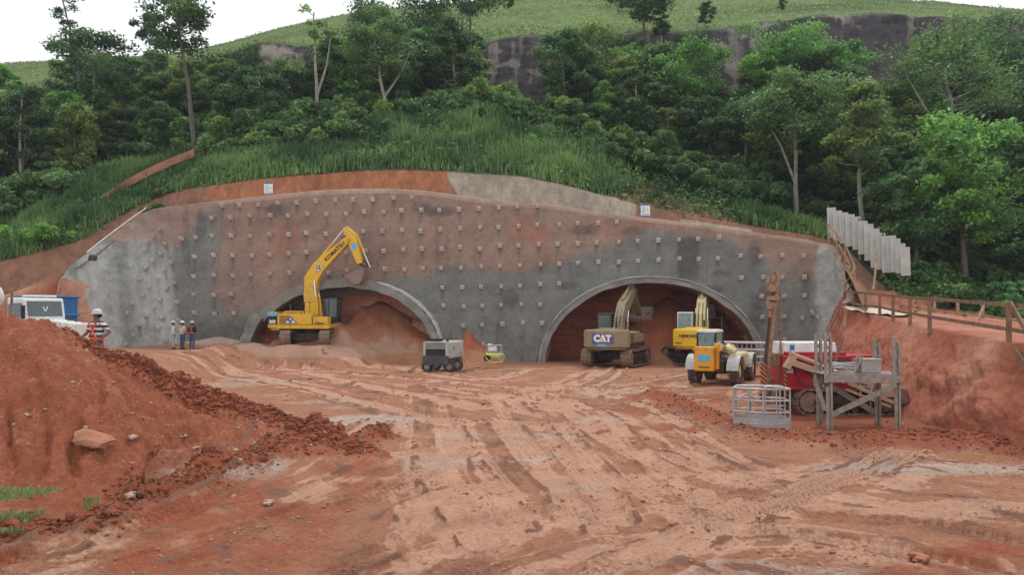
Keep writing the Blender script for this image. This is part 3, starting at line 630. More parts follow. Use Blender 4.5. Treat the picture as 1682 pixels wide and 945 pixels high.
M['ring_lit_edge'] = mat('arch_lit_edge', (.52, .50, .46), .85, var=.2, bump=.4)  # light on the ring's top edge, put in as a pale strip
def soil_face(name, a_, n_of, m_, parent, maskf, NX=150, NZ=80, seed=0):
    s = np.linspace(-1, 1, NX)[None, :] * np.ones((NZ, 1)); t = np.linspace(0, 1, NZ)[:, None] * np.ones((1, NX))
    S = a_['s'] + s * (a_['a'] - .02); top = a_['z0'] + (a_['b'] - .02) * np.sqrt(np.clip(1 - s * s, 0, 1)); Zz = -.3 + (top + .3) * t
    n = n_of(S, Zz); Xx = A[0] + d_[0] * S + nrm[0] * n; Yy = A[1] + d_[1] * S + nrm[1] * n
    r_, g_, b_ = maskf(S, Zz)
    return np_mesh(name, np.stack([Xx, Yy, Zz], -1).reshape(-1, 3), grid_faces(NZ, NX), m_, parent, attrs={'mask': np.stack([r_, g_, b_], -1).reshape(-1, 3).clip(0, 1)})
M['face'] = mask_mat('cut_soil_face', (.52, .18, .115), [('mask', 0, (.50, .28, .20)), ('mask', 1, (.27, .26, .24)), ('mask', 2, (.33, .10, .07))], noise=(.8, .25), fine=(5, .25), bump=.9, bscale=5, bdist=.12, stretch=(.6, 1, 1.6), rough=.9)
pr = thing('tunnel_portal', wl(AR['s'], 0, 0), 0, 'right tunnel mouth with thin grey concrete rim and deep red soil inside', 'tunnel')
pl_ = thing('tunnel_portal', wl(AL['s'], 0, 0), 0, 'left tunnel mouth with thick grey concrete rim, filled with layered earth', 'tunnel')
def par(o, p): o.parent = p; o.matrix_parent_inverse = Matrix.Translation(p.location).inverted(); return o
par(sweep_arch('arch_ring', AR, -.30, .08, -1.4, .25, M['ring'], None, seed=1, rough=.05), pr)
par(sweep_arch('lit_rim_strip', AR, .06, .12, -1.1, .32, M['ring_lit_edge'], None, seed=3, rough=.035), pr)
par(sweep_arch('tunnel_lining', AR, -.30, .3, -8, -1.38, M['face'], None, seed=5, rough=.25), pr)
par(sweep_arch('arch_ring', AL, -.52, .05, -1.6, .55, M['ring'], None, a0=0, a1=152, seed=7, rough=.08), pl_)
par(sweep_arch('lit_rim_strip', AL, .04, .13, -1.2, .60, M['ring_lit_edge'], None, a0=2, a1=70, seed=9, rough=.04), pl_)
par(sweep_arch('cracked_rim', AL, -.35, .35, -.6, .85, M['ring'], None, a0=150, a1=176, seed=12, rough=.07, N=20), pl_)
par(sweep_arch('tunnel_lining', AL, -.55, .3, -3.5, -1.5, M['ring'], None, seed=11, rough=.06), pl_)
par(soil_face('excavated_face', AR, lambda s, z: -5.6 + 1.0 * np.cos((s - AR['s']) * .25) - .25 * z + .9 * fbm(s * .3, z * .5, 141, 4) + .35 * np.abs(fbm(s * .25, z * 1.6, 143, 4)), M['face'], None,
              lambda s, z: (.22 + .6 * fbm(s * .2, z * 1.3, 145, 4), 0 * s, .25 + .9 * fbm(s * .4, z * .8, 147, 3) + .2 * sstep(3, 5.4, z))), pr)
def nl(s, z):
    st = 2.6 + .35 * fbm(s * .3, s * 0, 151, 3)
    return -1.75 + .8 * sstep(st + .3, st - .3, z) + .7 * sstep(1.9, .8, z) - .3 * z * .2 + .22 * fbm(s * .7, z * 1.2, 153, 4) + .12 * fbm(s * .3, z * 6, 155, 2)
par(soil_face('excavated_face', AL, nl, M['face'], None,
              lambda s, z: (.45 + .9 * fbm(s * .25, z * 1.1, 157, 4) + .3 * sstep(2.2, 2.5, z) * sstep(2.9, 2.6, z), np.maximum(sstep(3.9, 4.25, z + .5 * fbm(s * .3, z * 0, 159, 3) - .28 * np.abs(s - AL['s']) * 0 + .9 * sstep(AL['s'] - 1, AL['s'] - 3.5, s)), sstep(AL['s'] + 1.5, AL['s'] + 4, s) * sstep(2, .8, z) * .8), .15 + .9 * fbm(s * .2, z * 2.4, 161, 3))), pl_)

# ------------------------------------------------------------------ hillside
HC = [-1200, -300, 0, 130, 200, 262, 330, 430, 520, 590, 640, 740, 860, 930, 1000, 1060, 1110, 1160, 1260, 1340, 1365, 1400, 1450, 1550, 1682, 2000, 2900]
def hrow(y, D): return [np.array(y, float), np.array(D, float)]
topy = [600, 540, 490, 432, 380, 341, 333, 322, 313, 310, 311, 320, 335, 340, 351, 358, 364, 370, 386, 395, 402, 438, 497, 520, 543, 580, 620]
topD = [46, 47, 49.5, 52, 55.3, 57.3, 54.8, 54.6, 54.5, 54.4, 54.3, 53.8, 53.4, 53.1, 52.8, 52.4, 52.2, 52, 51.6, 51.2, 50.8, 49, 46.5, 46, 44, 42, 40]
topD = [t + .15 for t in topD]
r2y = [590, 500, 432, 398, 352, 322, 308, 294, 286, 281, 281, 284, 290, 305, 325, 342, 352, 360, 374, 386, 392, 425, 488, 512, 535, 575, 610]
r3y = [480, 430, 375, 325, 290, 265, 252, 232, 220, 205, 200, 190, 205, 225, 262, 290, 305, 318, 345, 368, 372, 385, 430, 455, 470, 500, 540]
r4y = [320, 250, 205, 195, 185, 175, 165, 150, 145, 150, 150, 152, 168, 180, 190, 195, 195, 195, 190, 195, 200, 205, 215, 220, 225, 250, 300]
r5y = [250, 180, 150, 140, 125, 112, 100, 75, 80, 88, 90, 80, 62, 60, 60, 60, 56, 50, 32, 26, 25, 25, 25, 26, 32, 60, 110]
r6y = [240, 165, 122, 115, 108, 100, 90, 64, 46, 36, 28, 20, 14, 12, 10, 8, 8, 8, 8, 8, 8, 9, 12, 16, 24, 45, 100]
r7y = [230, 150, 106, 100, 95, 89, 80, 53, 34, 21, 12, 3, -8, -12, -15, -16, -16, -15, -11, -7, -6, -4, -2, 5, 15, 38, 95]
HCf = np.arange(-1200, 2900, 4.0)
def hi(a): v = np.interp(HCf, HC, a); k = np.hanning(17); k /= k.sum(); return np.convolve(np.pad(v, 8, 'edge'), k, 'valid')
tD = np.interp(HCf, HC, topD)
def tZ(y, D): return P(HCf, y, D)[2]
rowsH = []
z0 = tZ(np.interp(HCf, HC, topy), tD)
lb = sstep(150, 262, HCf) * sstep(1400, 1330, HCf)
nearR = sstep(1380, 1500, HCf)
nR2 = sstep(1365, 1430, HCf)
rowsH.append((tD - .1 - 11 * nR2, z0 - .25 - 1.6 * nR2)); rowsH.append((tD + .75, z0 - .12))
D2 = tD + .75 + .35 * lb + .8 * (1 - lb); y2 = hi(r2y); z2 = tZ(y2, D2); rowsH.append((D2, z2))
D3 = hi([56, 58, 60, 61, 63, 65, 64, 64, 64, 64, 64, 64, 63, 61, 60, 60, 60, 60, 60, 60, 60, 60, 59, 58, 56, 52, 50]); rowsH.append((D3, tZ(hi(r3y), D3)))
D4 = hi([80] * 27) + 0; rowsH.append((D4, tZ(hi(r4y), D4)))
D5 = D4 + 3.5; rowsH.append((D5, tZ(hi(r5y), D5)))
D6 = D5 * 0 + 104; rowsH.append((D6, tZ(hi(r6y), D6)))
D7 = D6 * 0 + 125; rowsH.append((D7, tZ(hi(r7y), D7)))
rowsH.append((D7 + 25, rowsH[-1][1] - 3)); rowsH.append((D7 + 250, rowsH[-2][1] - 60))
subs = [3, 10, 42, 44, 34, 34, 20, 6, 6]
HD = []; HZ = []; HV = []
for i, ns in enumerate(subs):
    (da, za), (db, zb) = rowsH[i], rowsH[i + 1]
    for j in range(ns):
        t = j / ns; HD.append(da + (db - da) * t); HZ.append(za + (zb - za) * t); HV.append(i + t)
HD.append(rowsH[-1][0]); HZ.append(rowsH[-1][1]); HV.append(len(subs))
HD = np.array(HD); HZ = np.array(HZ); HV = np.array(HV)[:, None] * np.ones((1, len(HCf))); HX = (HCf[None, :] - CX) / F * HD
am = np.interp(HV, [0, 1, 1.5, 2, 3, 4, 5, 5.4, 7, 9], [.02, .04, .15, .12, .8, .9, .5, .4, .5, 3])
hz = am * fbm(HX * .15, HD * .15, 201, 5)
rockamp = sstep(3.7, 4.2, HV) * sstep(5.5, 5.0, HV)
HDn = HD + rockamp * (1.3 * fbm(HX * .12, HZ * .2, 203, 4) + .9 * np.abs(fbm(HX * .35, HZ * .9, 205, 5)))
HZ = HZ + hz
hpx, hpy = proj(HX, HDn, HZ)
nh = 26 * fbm(HX * .2, HZ * .4, 211, 4)
rock = sstep(3.75, 4.1, HV) * sstep(5.12, 4.98, HV + nh * .006)
wx_ = sstep(430, 445, hpx + nh) * sstep(530, 515, hpx + nh) + sstep(770, 785, hpx + nh) * sstep(915, 895, hpx + nh) + sstep(1150, 1175, hpx + nh) * (hpx < 2000) + sstep(1045, 1055, hpx) * sstep(1110, 1100, hpx)
rock = rock * np.clip(.35 + wx_, 0, 1)
dirt = sstep(2.12, 1.98, HV + nh * .004) * sstep(1500, 1470, hpx + nh * .5)
dirt = np.maximum(dirt, sstep(985, 1030, hpx + nh) * sstep(1250, 1190, hpx + nh) * sstep(2.9, 2.4, HV + sstep(1000, 1060, hpx) * 0 + nh * .02))
dirt = np.maximum(dirt, sstep(1350, 1370, hpx) * sstep(1475, 1440, hpx) * sstep(2.35, 2.15, HV))
dirt = np.maximum(dirt, .9 * sstep(130, 60, hpx + nh) * sstep(2.1, 1.9, HV))
conc = sstep(732, 742, hpx + nh * .25 + (hpy - 300) * -.7) * sstep(1052, 1030, hpx + nh) * (HV > .8) * sstep(2.10, 1.99, HV + nh * .002)
conc = np.maximum(conc, sstep(1110, 1125, hpx) * sstep(1250, 1235, hpx + nh) * (HV > .6) * sstep(1.75, 1.6, HV))
orange = sstep(300, 360, hpx + nh) * sstep(735, 728, hpx + nh * .3) * (HV > .85) * sstep(2.06, 1.97, HV)
palerk0 = 0; topg = sstep(4.98, 5.15, HV + nh * .004)
palerk = rock * np.clip(sstep(.12, .36, fbm(HX * .5, HZ * .9, 215, 4) + .12 * sstep(900, 780, hpx)) * .6 + .75 * sstep(.05, .4, fbm(HX * 1.1, HZ * .10, 217, 4)) * .75, 0, 1)
M['hill'] = mask_mat('hillside_soil_and_undergrowth', (.035, .055, .022), [('mask', 1, (.32, .165, .105)), ('mask', 2, (.165, .235, .07)), ('mask', 0, (.074, .064, .070)), ('mask2', 0, (.44, .37, .29)), ('mask2', 1, (.42, .17, .085)), ('mask2', 2, (.26, .22, .19))],
                     noise=(.35, .25), fine=(2.2, .28), bump=.9, bscale=1.6, bdist=.5, stretch=(1, 1, .55), rough=.9)
hs = np_mesh('hillside', np.stack([HX, HDn, HZ], -1).reshape(-1, 3), grid_faces(*HX.shape), M['hill'], attrs={'mask': np.stack([rock, dirt, topg * .95], -1).reshape(-1, 3).clip(0, 1), 'mask2': np.stack([conc * .95, orange * .9, palerk], -1).reshape(-1, 3).clip(0, 1)})
tag(hs, kind='structure')
hfx, hfy = hpx.ravel(), hpy.ravel(); HP = np.stack([HX, HDn, HZ], -1).reshape(-1, 3); HVr = HV.ravel()
def on_hill(p, q):
    d2 = (hfx - p) ** 2 + (hfy - q) ** 2; k = np.argmin(d2 + (HP[:, 1] > 128) * 1e6); return HP[k], HVr[k]
def hill_at(p, D):                        # surface point seen in column p at depth D
    c = int(round((p + 1200) / 4)); c = min(max(c, 0), len(HCf) - 1); z = np.interp(D, HDn[:, c], HZ[:, c]) if np.all(np.diff(HDn[:, c]) > 0) else HZ[np.argmin(abs(HDn[:, c] - D)), c]
    return Vector(((p - CX) / F * D, D, float(z)))

# left earth slope beside the wall, from yard level up to the hill
def ruled(name, low, high, m_, nrow=40, du=.25, rough=.35, seed=0, masks=None, ext=None):
    a = np.array(low, float); b = np.array(high, float); s = np.r_[0, np.cumsum(np.linalg.norm(np.diff((a + b) / 2, axis=0), axis=1))]
    u = np.arange(0, s[-1] + du, du).clip(0, s[-1]); la = sm1(np.stack([np.interp(u, s, a[:, i]) for i in range(3)], -1), 9); lb_ = sm1(np.stack([np.interp(u, s, b[:, i]) for i in range(3)], -1), 9)
    t = np.linspace(0, 1, nrow); g = la[None] * (1 - t)[:, None, None] + lb_[None] * t[:, None, None]
    # slightly concave cut
    k = np.sin(t * math.pi)[:, None] * rough
    n = np.cross(np.gradient(g, axis=1), np.gradient(g, axis=0)); n /= np.linalg.norm(n, axis=-1, keepdims=True) + 1e-9
    UU = u[None] + 0 * t[:, None]; TT = t[:, None] * 3 + 0 * u[None]
    g = g + n * (k * (1.8 * fbm(UU * .3, TT * .6, seed, 4) + .45 * np.abs(fbm(UU * 1.2 + TT, TT * 1.1, seed + 3, 4)) + .30 * fbm(UU * 3.1, TT * 2.5, seed + 4, 4) + .22 * np.abs(fbm(UU * 5 + TT * 3, TT * 3 - UU, seed + 6, 3))))[..., None]
    if ext is not None: g = np.concatenate([g, np.stack([lb_ + np.array(e) * 1.0 + np.array([0, 0, .12]) * np.stack([fbm(u * .7, u * 0 + i, seed + 5 + i, 3)] * 3, -1) for i, e in enumerate(ext)])], 0)
    TT = np.repeat(np.r_[t, [1.0 + i + 1 for i in range(len(ext or []))]][:, None], len(u), 1); UU = np.repeat(u[None], len(TT), 0)
    mk = masks(g, UU, TT)
    o = np_mesh(name, g.reshape(-1, 3), grid_faces(*UU.shape), m_, attrs={'mask': np.stack(mk, -1).reshape(-1, 3).clip(0, 1), 'mask2': np.zeros((UU.size, 3))})
    return o, g
sl, _ = ruled('earth_slope', [(-60, 44, -.3), bp(-150, 46.5, -.3), bp(0, 46.5, -.3), bp(75, 47.2, -.3)], [tuple(hill_at(-1100, 47) + Vector((0, 0, .1))), tuple(P(-300, 540, 47.5)), tuple(P(0, 488, 49.8)), tuple(P(108, 450, 51))], M['soil'], seed=301,
              masks=lambda g, U, T: (.55 + .9 * fbm(U * .3, T * 2, 303, 3), .3 + .8 * fbm(U * .5, T * 3, 305, 3), 0 * U), rough=.5)
tag(sl, kind='structure')
toe = [(18.9, 50, -.3), (18.2, 46, -.3), (17.3, 43, -.3), (14.8, 36, -.3), (12.6, 29, -.3), (11.75, 24.6, -.3), (12.1, 20.5, -.3), (12.7, 16, -.3), (14, 10, -.3), (15, 2, -.3)]
edg = [tuple(P(1390, 476, 47.4)), tuple(P(1386, 492, 45.3)), tuple(P(1390, 508, 43)), tuple(P(1430, 517, 36.7)), tuple(P(1500, 534, 29.7)), tuple(P(1560, 546, 25.6)), tuple(P(1648, 562, 21.2)), (14.3, 16, 2.4), (15.7, 10, 2.3), (17, 2, 2.2)]
M['bank'] = mask_mat('red_cut_bank', (.44, .16, .095), [('mask', 1, (.50, .25, .17)), ('mask', 0, (.36, .115, .07)), ('mask', 2, (.24, .085, .055))], noise=(.9, .16), fine=(7, .18), bump=1.0, bscale=7, bdist=.09, rough=.9)
bk, bg_ = ruled('earth_bank', toe, edg, M['bank'], nrow=90, du=.07, seed=311, rough=.36, ext=[(.35, 0, .03), (3, .5, -.05), (7, 1.5, -.3), (30, 8, -1)],
               masks=lambda g, U, T: (.50 + .35 * fbm(U * .4, T * 2, 313, 3), .38 + .5 * fbm(U * .3, T * 1.2, 315, 3) + .25 * sstep(.85, 1.0, T), .5 * sstep(.3, .0, T) + .5 * sstep(.1, .4, fbm(U * .5, T * 2, 317, 3)) * sstep(.5, .1, T)))
tag(bk, kind='structure')

# ------------------------------------------------------------------ vegetation
def leaves_mesh(Pc, size, tint, upbias=.6, r=rng, aspect=.55):
    N = len(Pc); n = r.normal(size=(N, 3)); n[:, 2] += upbias * 2.2; n /= np.linalg.norm(n, axis=1, keepdims=True)
    a = r.normal(size=(N, 3)); u = np.cross(n, a); u /= np.linalg.norm(u, axis=1, keepdims=True) + 1e-9; v = np.cross(n, u)
    s = (size * r.uniform(.6, 1.35, N))[:, None]
    V = np.stack([Pc - u * s, Pc - v * s * aspect + n * s * .12, Pc + u * s, Pc + v * s * aspect + n * s * .12], 1).reshape(-1, 3)
    return V, np.arange(4 * N).reshape(-1, 4), np.repeat(tint, 4)
def tree_parts(seed, h, cr, frac, lean=(0, 0), nclump=34, per=150, leaf=.17, tr=.16, flat=.58, fork=False, dens=1.0):
    r = np.random.default_rng(seed); mb = MB(); N = 9
    top = np.array([lean[0], lean[1], h * .93]); pts = []
    bend = r.normal(size=2) * h * .025
    for i in range(N):
        t = i / (N - 1); pts.append((top[0] * t + bend[0] * math.sin(t * 3.1) + r.normal() * .03 * h * .3 * t, top[1] * t + bend[1] * math.sin(t * 4.4), top[2] * t - .25 * (i == 0)))
    mb.tube(pts, tr, 7, tr * .3)
    def at(t): q = t * (N - 1); i = min(int(q), N - 2); f = q - i; return np.array(pts[i]) * (1 - f) + np.array(pts[i + 1]) * f
    C_, R_ = [], []
    if fork:
        p = at(.28); e = p + np.array([cr * .7 * (1 if lean[0] <= 0 else -1), 0, h * .5]); mb.tube([p, (p + e) / 2 + [.25, 0, 0], e], tr * .6, 6, tr * .2); C_.append(e); R_.append(cr * .4)
    for i in range(nclump):
        t = frac + (1 - frac) * ((i + r.random()) / nclump); p = at(min(t, 1)); q = (t - frac) / (1 - frac)
        rad = cr * (math.sin(math.pi * (.18 + .74 * q)) ** .7) * r.uniform(.25, 1.0) * r.choice([1, 1, .8, 1.15]); a = r.uniform(0, 2 * math.pi)
        e = p + np.array([math.cos(a) * rad, math.sin(a) * rad, rad * r.uniform(.1, .5) + h * .02])
        if i % 2 == 0: mb.tube([tuple(p), tuple((p + e) / 2 + [0, 0, -.06 * rad]), tuple(e)], tr * .34 * (1.15 - t * .6), 5, tr * .1)
        C_.append(e); R_.append(cr * r.uniform(.22, .42))
    Pc = []; T = []
    for c, rr in zip(C_, R_):
        n = int(per * 1.25 * dens * r.uniform(.6, 1.2)); d = r.normal(size=(n, 3)); d /= np.linalg.norm(d, axis=1, keepdims=True); d *= (r.random((n, 1)) ** .45) * r.uniform(.7, 1.25, (n, 1)) * rr; d[:, 2] *= flat
        d[:, 2] -= .16 * (d[:, 0] ** 2 + d[:, 1] ** 2) / max(rr, .1)
        Pc.append(c + d); tv_ = np.clip(r.uniform(.08, .62) + d[:, 2] / (rr * flat + 1e-6) * .28 + r.normal(size=n) * .12, 0, 1); T.append(tv_)  # clump tops lighter, undersides darker: highlights painted into the leaf tint
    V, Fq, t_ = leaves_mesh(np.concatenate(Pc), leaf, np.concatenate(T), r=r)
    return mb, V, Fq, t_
def put_tree(name, loc, label, group, parts, col=(1, 1, 1), bark='bark', cat='tree'):
    mb, V, Fq, t_ = parts
    o = thing(name, loc, 0, label, cat, group)
    mb.build('trunk', M[bark], o, smooth=True)
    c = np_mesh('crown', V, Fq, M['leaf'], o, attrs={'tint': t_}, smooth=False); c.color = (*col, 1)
    return o
DG, MG, BG, OL, TE, PA = (.62, .74, .76), (1.0, 1.1, 1.05), (1.2, 1.6, 1.1), (1.35, 1.25, 1.05), (.82, 1.05, 1.15), (1.55, 1.6, 1.3)
# base px, base D, top py, crown width px, crown fraction start, lean px, colour, bark, clumps, label
BIG = [
 (155, 68, 45, 130, .52, -5, DG, 'bark', 36, 'tall dark tree with a pale straight trunk, left of the leaning tree', 0),
 (318, 63, -25, 120, .66, -42, DG, 'bark_dark', 30, 'tall dark tree leaning left above the end of the red earth strip', 0),
 (150, 74, -30, 60, .62, -60, DG, 'bark_dark', 12, 'thin dark tree leaning left against the sky in the top left corner', 0),
 (36, 64, 150, 70, .72, -6, OL, 'bark', 5, 'almost bare pale trunk at the far left of the wooded slope', 0),
 (520, 66, 5, 60, .60, -8, PA, 'bark', 7, 'nearly leafless pale tree standing above the left tunnel', 1),
 (640, 66, 40, 120, .45, -28, MG, 'bark', 34, 'forked pale tree leaning left over the tall grass', 1),
 (770, 84, -50, 115, .50, -5, DG, 'bark_dark', 34, 'tall dark tree standing against the bright hilltop grass left of the middle rock face', 0),
 (690, 78, 5, 130, .35, 5, DG, 'bark_dark', 34, 'broad dark green tree left of the middle rock face', 0),
 (600, 82, 18, 130, .4, 0, MG, 'bark_dark', 34, 'rounded mid green tree reaching the skyline above the left tunnel', 0),
 (948, 74, 45, 120, .45, 0, OL, 'bark', 34, 'olive green tree right of the middle rock face', 1),
 (1060, 84, -20, 120, .42, 8, DG, 'bark_dark', 34, 'tall dark green tree whose top stands against the hilltop grass', 0),
 (1130, 70, 78, 132, .45, 0, BG, 'bark', 44, 'fresh green round-crowned tree left of the big rock cliff', 0),
 (1040, 72, 92, 95, .5, 0, MG, 'bark', 26, 'mid green tree left of the fresh green tree', 0),
 (1300, 76, 48, 140, .62, 0, BG, 'bark_dark', 34, 'wide flat-topped bright green tree in front of the big rock cliff', 0),
 (1385, 78, 65, 95, .5, 5, BG, 'bark_dark', 26, 'bright green tree beside the flat-topped one on the cliff', 0),
 (1310, 60, 122, 150, .52, 12, MG, 'bark', 44, 'slender pale-trunked tree standing at the edge of the cut behind the nail wall', 1),
 (1427, 55, 128, 120, .5, -4, OL, 'bark', 36, 'olive tree with a pale trunk behind the white sheet fence', 0),
 (1545, 66, 42, 205, .45, 15, MG, 'bark', 54, 'large spreading tree with forked trunk at the right of the cliff', 1),
 (1648, 70, 22, 150, .42, 0, TE, 'bark_dark', 40, 'dark bluish tree at the top right corner', 0),
 (1590, 50, 190, 175, .35, 0, BG, 'bark_dark', 50, 'lush light green tree below the large spreading one', 0),
 (1500, 52, 260, 130, .3, 0, TE, 'bark_dark', 36, 'dense dark bush-like tree right of the white sheet fence', 0),
 (1225, 66, 165, 110, .42, 0, TE, 'bark', 30, 'greyish green tree under the left end of the big rock cliff', 0),
 (255, 82, 20, 70, .45, -6, DG, 'bark_dark', 16, 'thin-crowned dark tree on the skyline left of the leaning tree', 0),
 (480, 74, 118, 100, .42, 0, MG, 'bark_dark', 30, 'mid green tree under the left rock patch', 0),
]
for i, (bx, D, ty, cw, fr, ln, col, bark, nc, lab, fk) in enumerate(BIG):
    b = hill_at(bx, D); sc_ = D / F; h = P(bx, ty, D).z - b.z; dens = 1 if nc > 14 else .55
    put_tree('tree', b, lab, None, tree_parts(1000 + i, h, cw * sc_ / 2 * 1.08, fr, (ln * sc_, 0), nc, 150 if D > 60 else 210, .155 if nc > 14 else .13, .13 + h * .006, fork=fk, dens=dens), col, bark)
# shared kinds for the rest of the wood
protos = []
for k, (h, cr_, fr, nc) in enumerate([(8, 2.7, .18, 40), (7, 2.5, .12, 40), (9.5, 2.7, .35, 36), (6, 2.6, .1, 40), (7.5, 2.4, .2, 36)]):
    mb, V_, F_, t_ = tree_parts(2000 + k, h, cr_, fr, (random.uniform(-.6, .6), 0), nc, 150, .17, .13)
    o = put_tree('tree', (0, -400, -60), 'x', None, (mb, V_, F_, t_), MG, ['bark', 'bark_dark'][k % 2]); protos.append((o, h))
def zone_label(p, D, v):
    if v > 5: return 'small dark bushy tree alone on the grassy hilltop', 'lone trees on the hilltop grass'
    if p < 430: return 'dark tree in the shady wood on the slope above the left end of the wall', 'trees of the left wood'
    if p < 980: return 'tree in the dark wood between the tall grass and the rock faces in the middle', 'trees of the middle wood'
    if D < 58: return 'tree in the dense wood right behind the white sheet fence and timber railings', 'trees behind the right fences'
    return 'tree in the wood below the big dark cliff on the right', 'trees of the right wood'
def excluded(p, q, h):
    for (a, b, c, d) in [(440, 62, 522, 135), (775, 60, 905, 150), (1165, 30, 1245, 190), (1150, -80, 1700, 50), (1400, 20, 1480, 130), (425, 50, 540, 150), (560, 200, 1000, 400), (860, -80, 1000, 55)]:
        if a < p < b * 0 + c and b < q < d: return True
    return False
from mathutils import Euler
used = set(); cnt = 0
def put_copy(pos, v, p, D, s, col):
    global cnt
    k = random.randrange(len(protos)); src, h = protos[k]
    lab, grp = zone_label(p, D, v)
    if k in used:
        o = src.copy(); C.objects.link(o)
        for ch in src.children:
            c = ch.copy(); C.objects.link(c); c.parent = o
            if c.name.startswith('crown'): c.color = (*col, 1)
    else:
        o = src; used.add(k)
        for ch in o.children:
            if ch.name.startswith('crown'): ch.color = (*col, 1)
    o.location = pos; o.rotation_euler = (random.uniform(-.06, .06), random.uniform(-.06, .06), random.uniform(0, 6.28)); o.scale = (s * random.uniform(.9, 1.15),) * 2 + (s,)
    o['label'] = lab; o['category'] = 'tree'; o['group'] = grp; cnt += 1
cand = []
for _ in range(2300):
    p = random.uniform(-330, 2000); D = random.choice([random.uniform(62, 84), random.uniform(62, 84), random.uniform(44, 66), random.uniform(80, 101) if 240 < p < 800 or random.random() < .0 else random.uniform(62, 84)])
    if D < 62 and p < 1440: continue
    if p > 1440 and D < np.interp(p, [1440, 1550, 1682, 2000], [54, 48, 44, 41]): continue
    if -20 < p < 140 and D < 64: continue
    if 130 < p < 350 and D < 65.5: continue
    if 330 < p < 980 and D < np.interp(p, [330, 430, 590, 760, 900, 980], [64.5, 66, 68.5, 71, 69, 66]): continue
    if 980 <= p < 1380 and D < 65: continue
    pos = hill_at(p, D); s = random.uniform(.6, 1.15) * (1.0 if D > 60 else .9)
    cxx, cyy = proj(pos.x, pos.y, pos.z + 6.0 * s)
    tpy = proj(pos.x, pos.y, pos.z + 8.6 * s)[1]
    if tpy < np.interp(p, [0, 130, 430, 520, 640, 740, 1100, 1300, 1500, 1682], [105, 92, 58, 40, 18, 22, 45, 60, 45, 40]) + 6: continue
    if excluded(cxx, cyy, 0) or excluded(*proj(pos.x, pos.y, pos.z + 8.6 * s), 0): continue
    if any((pos.x - c[0]) ** 2 + (pos.y - c[1]) ** 2 < (2.0 * s) ** 2 for c in cand): continue
    cand.append((pos.x, pos.y)); 
    r_ = random.random(); col = DG if r_ < .38 else (TE if r_ < .58 else (MG if r_ < .8 else (OL if r_ < .9 else (BG if r_ < .97 else (1.9, 1.35, 1.0)))))
    j = random.uniform(.85, 1.15); col = tuple(c * j for c in col)
    put_copy(pos, 3.5, p, D, s, col)
    if cnt >= 285: break
for p, q, s in [(838, 14, .28), (1003, 12, .45), (1030, 20, .5), (1088, 70, .5), (1285, 20, .22), (300, 78, .3), (590, 12, .3), (1155, 45, .35)]:
    pos, v = on_hill(p, q); put_copy(Vector(pos), 6, p, pos[1], s, (.5, .6, .5))
print('trees', cnt)

# shrubs at the foot of the wood
def shrub_mesh(seed, r0=1.3, n=2300):
    r = np.random.default_rng(seed); K = 11; cc = r.normal(size=(K, 3)) * [r0 * .55, r0 * .55, r0 * .25]; cc[:, 2] = abs(cc[:, 2]) + r0 * .45
    w_ = r.integers(0, K, n); d = r.normal(size=(n, 3)); d /= np.linalg.norm(d, axis=1, keepdims=True); d *= r0 * .42 * r.random((n, 1)) ** .3; d[:, 2] *= .8
    tb = r.uniform(.15, .6, K); return leaves_mesh(cc[w_] + d, .15, np.clip(tb[w_] + d[:, 2] * .45 + r.normal(size=n) * .1, 0, 1), r=r)  # upper leaves tinted lighter, light from above put into the colour
sh = []
for k in range(4):
    V_, F_, t_ = shrub_mesh(3000 + k); o = np_mesh('shrub', V_, F_, M['leaf'], attrs={'tint': t_}, smooth=False); o.location = (0, -400, -60); sh.append(o)
ushr = set()
def put_shrub(pos, s, col, lab, grp):
    k = random.randrange(4); o = sh[k] if k not in ushr else sh[k].copy()
    if k in ushr: C.objects.link(o)
    ushr.add(k); o.location = pos; o.rotation_euler = (0, 0, random.uniform(0, 6)); o.scale = (s, s, s * random.uniform(.8, 1.1)); o.color = (*col, 1); tag(o, lab, 'shrub', grp)
for i in range(215):
    z_ = random.random()
    if z_ < .30: p = random.uniform(-250, 330); D = random.uniform(57.5, 68); lab, grp = 'leafy shrub at the foot of the left wood', 'shrubs below the left wood'; s = random.uniform(.9, 1.7)
    elif z_ < .48: p = random.uniform(330, 1040); D = random.uniform(63.5, 69); lab, grp = 'shrub along the upper edge of the tall grass', 'shrubs above the tall grass'; s = random.uniform(.6, 1.1)
    elif z_ < .66: p = random.uniform(1000, 1360); D = random.uniform(60, 66); lab, grp = 'dark shrub between the cut slope and the right wood', 'shrubs above the right tunnel'; s = random.uniform(.8, 1.4)
    else: p = random.uniform(1450, 1900); D = random.uniform(43, 56); lab, grp = 'dense shrub behind the timber railings', 'shrubs behind the railings'; s = random.uniform(.9, 1.6)
    if p > 1440 and D < np.interp(p, [1440, 1550, 1682, 2000], [52, 46, 42, 40]): continue
    if p < 150 and D < 60: continue
    if 130 < p < 350 and D < 65: continue
    c = random.choice([DG, TE, DG, MG]); put_shrub(hill_at(p, D) - Vector((0, 0, .3)), s, c, lab, grp)
put_shrub(hill_at(66, 53.5) - Vector((0, 0, .1)), .9, BG, 'pale green grassy clump on the earth slope above the truck', None)
put_shrub(hill_at(90, 53.6) - Vector((0, 0, .1)), .8, BG, 'small pale green clump right of the larger clump above the truck', None)

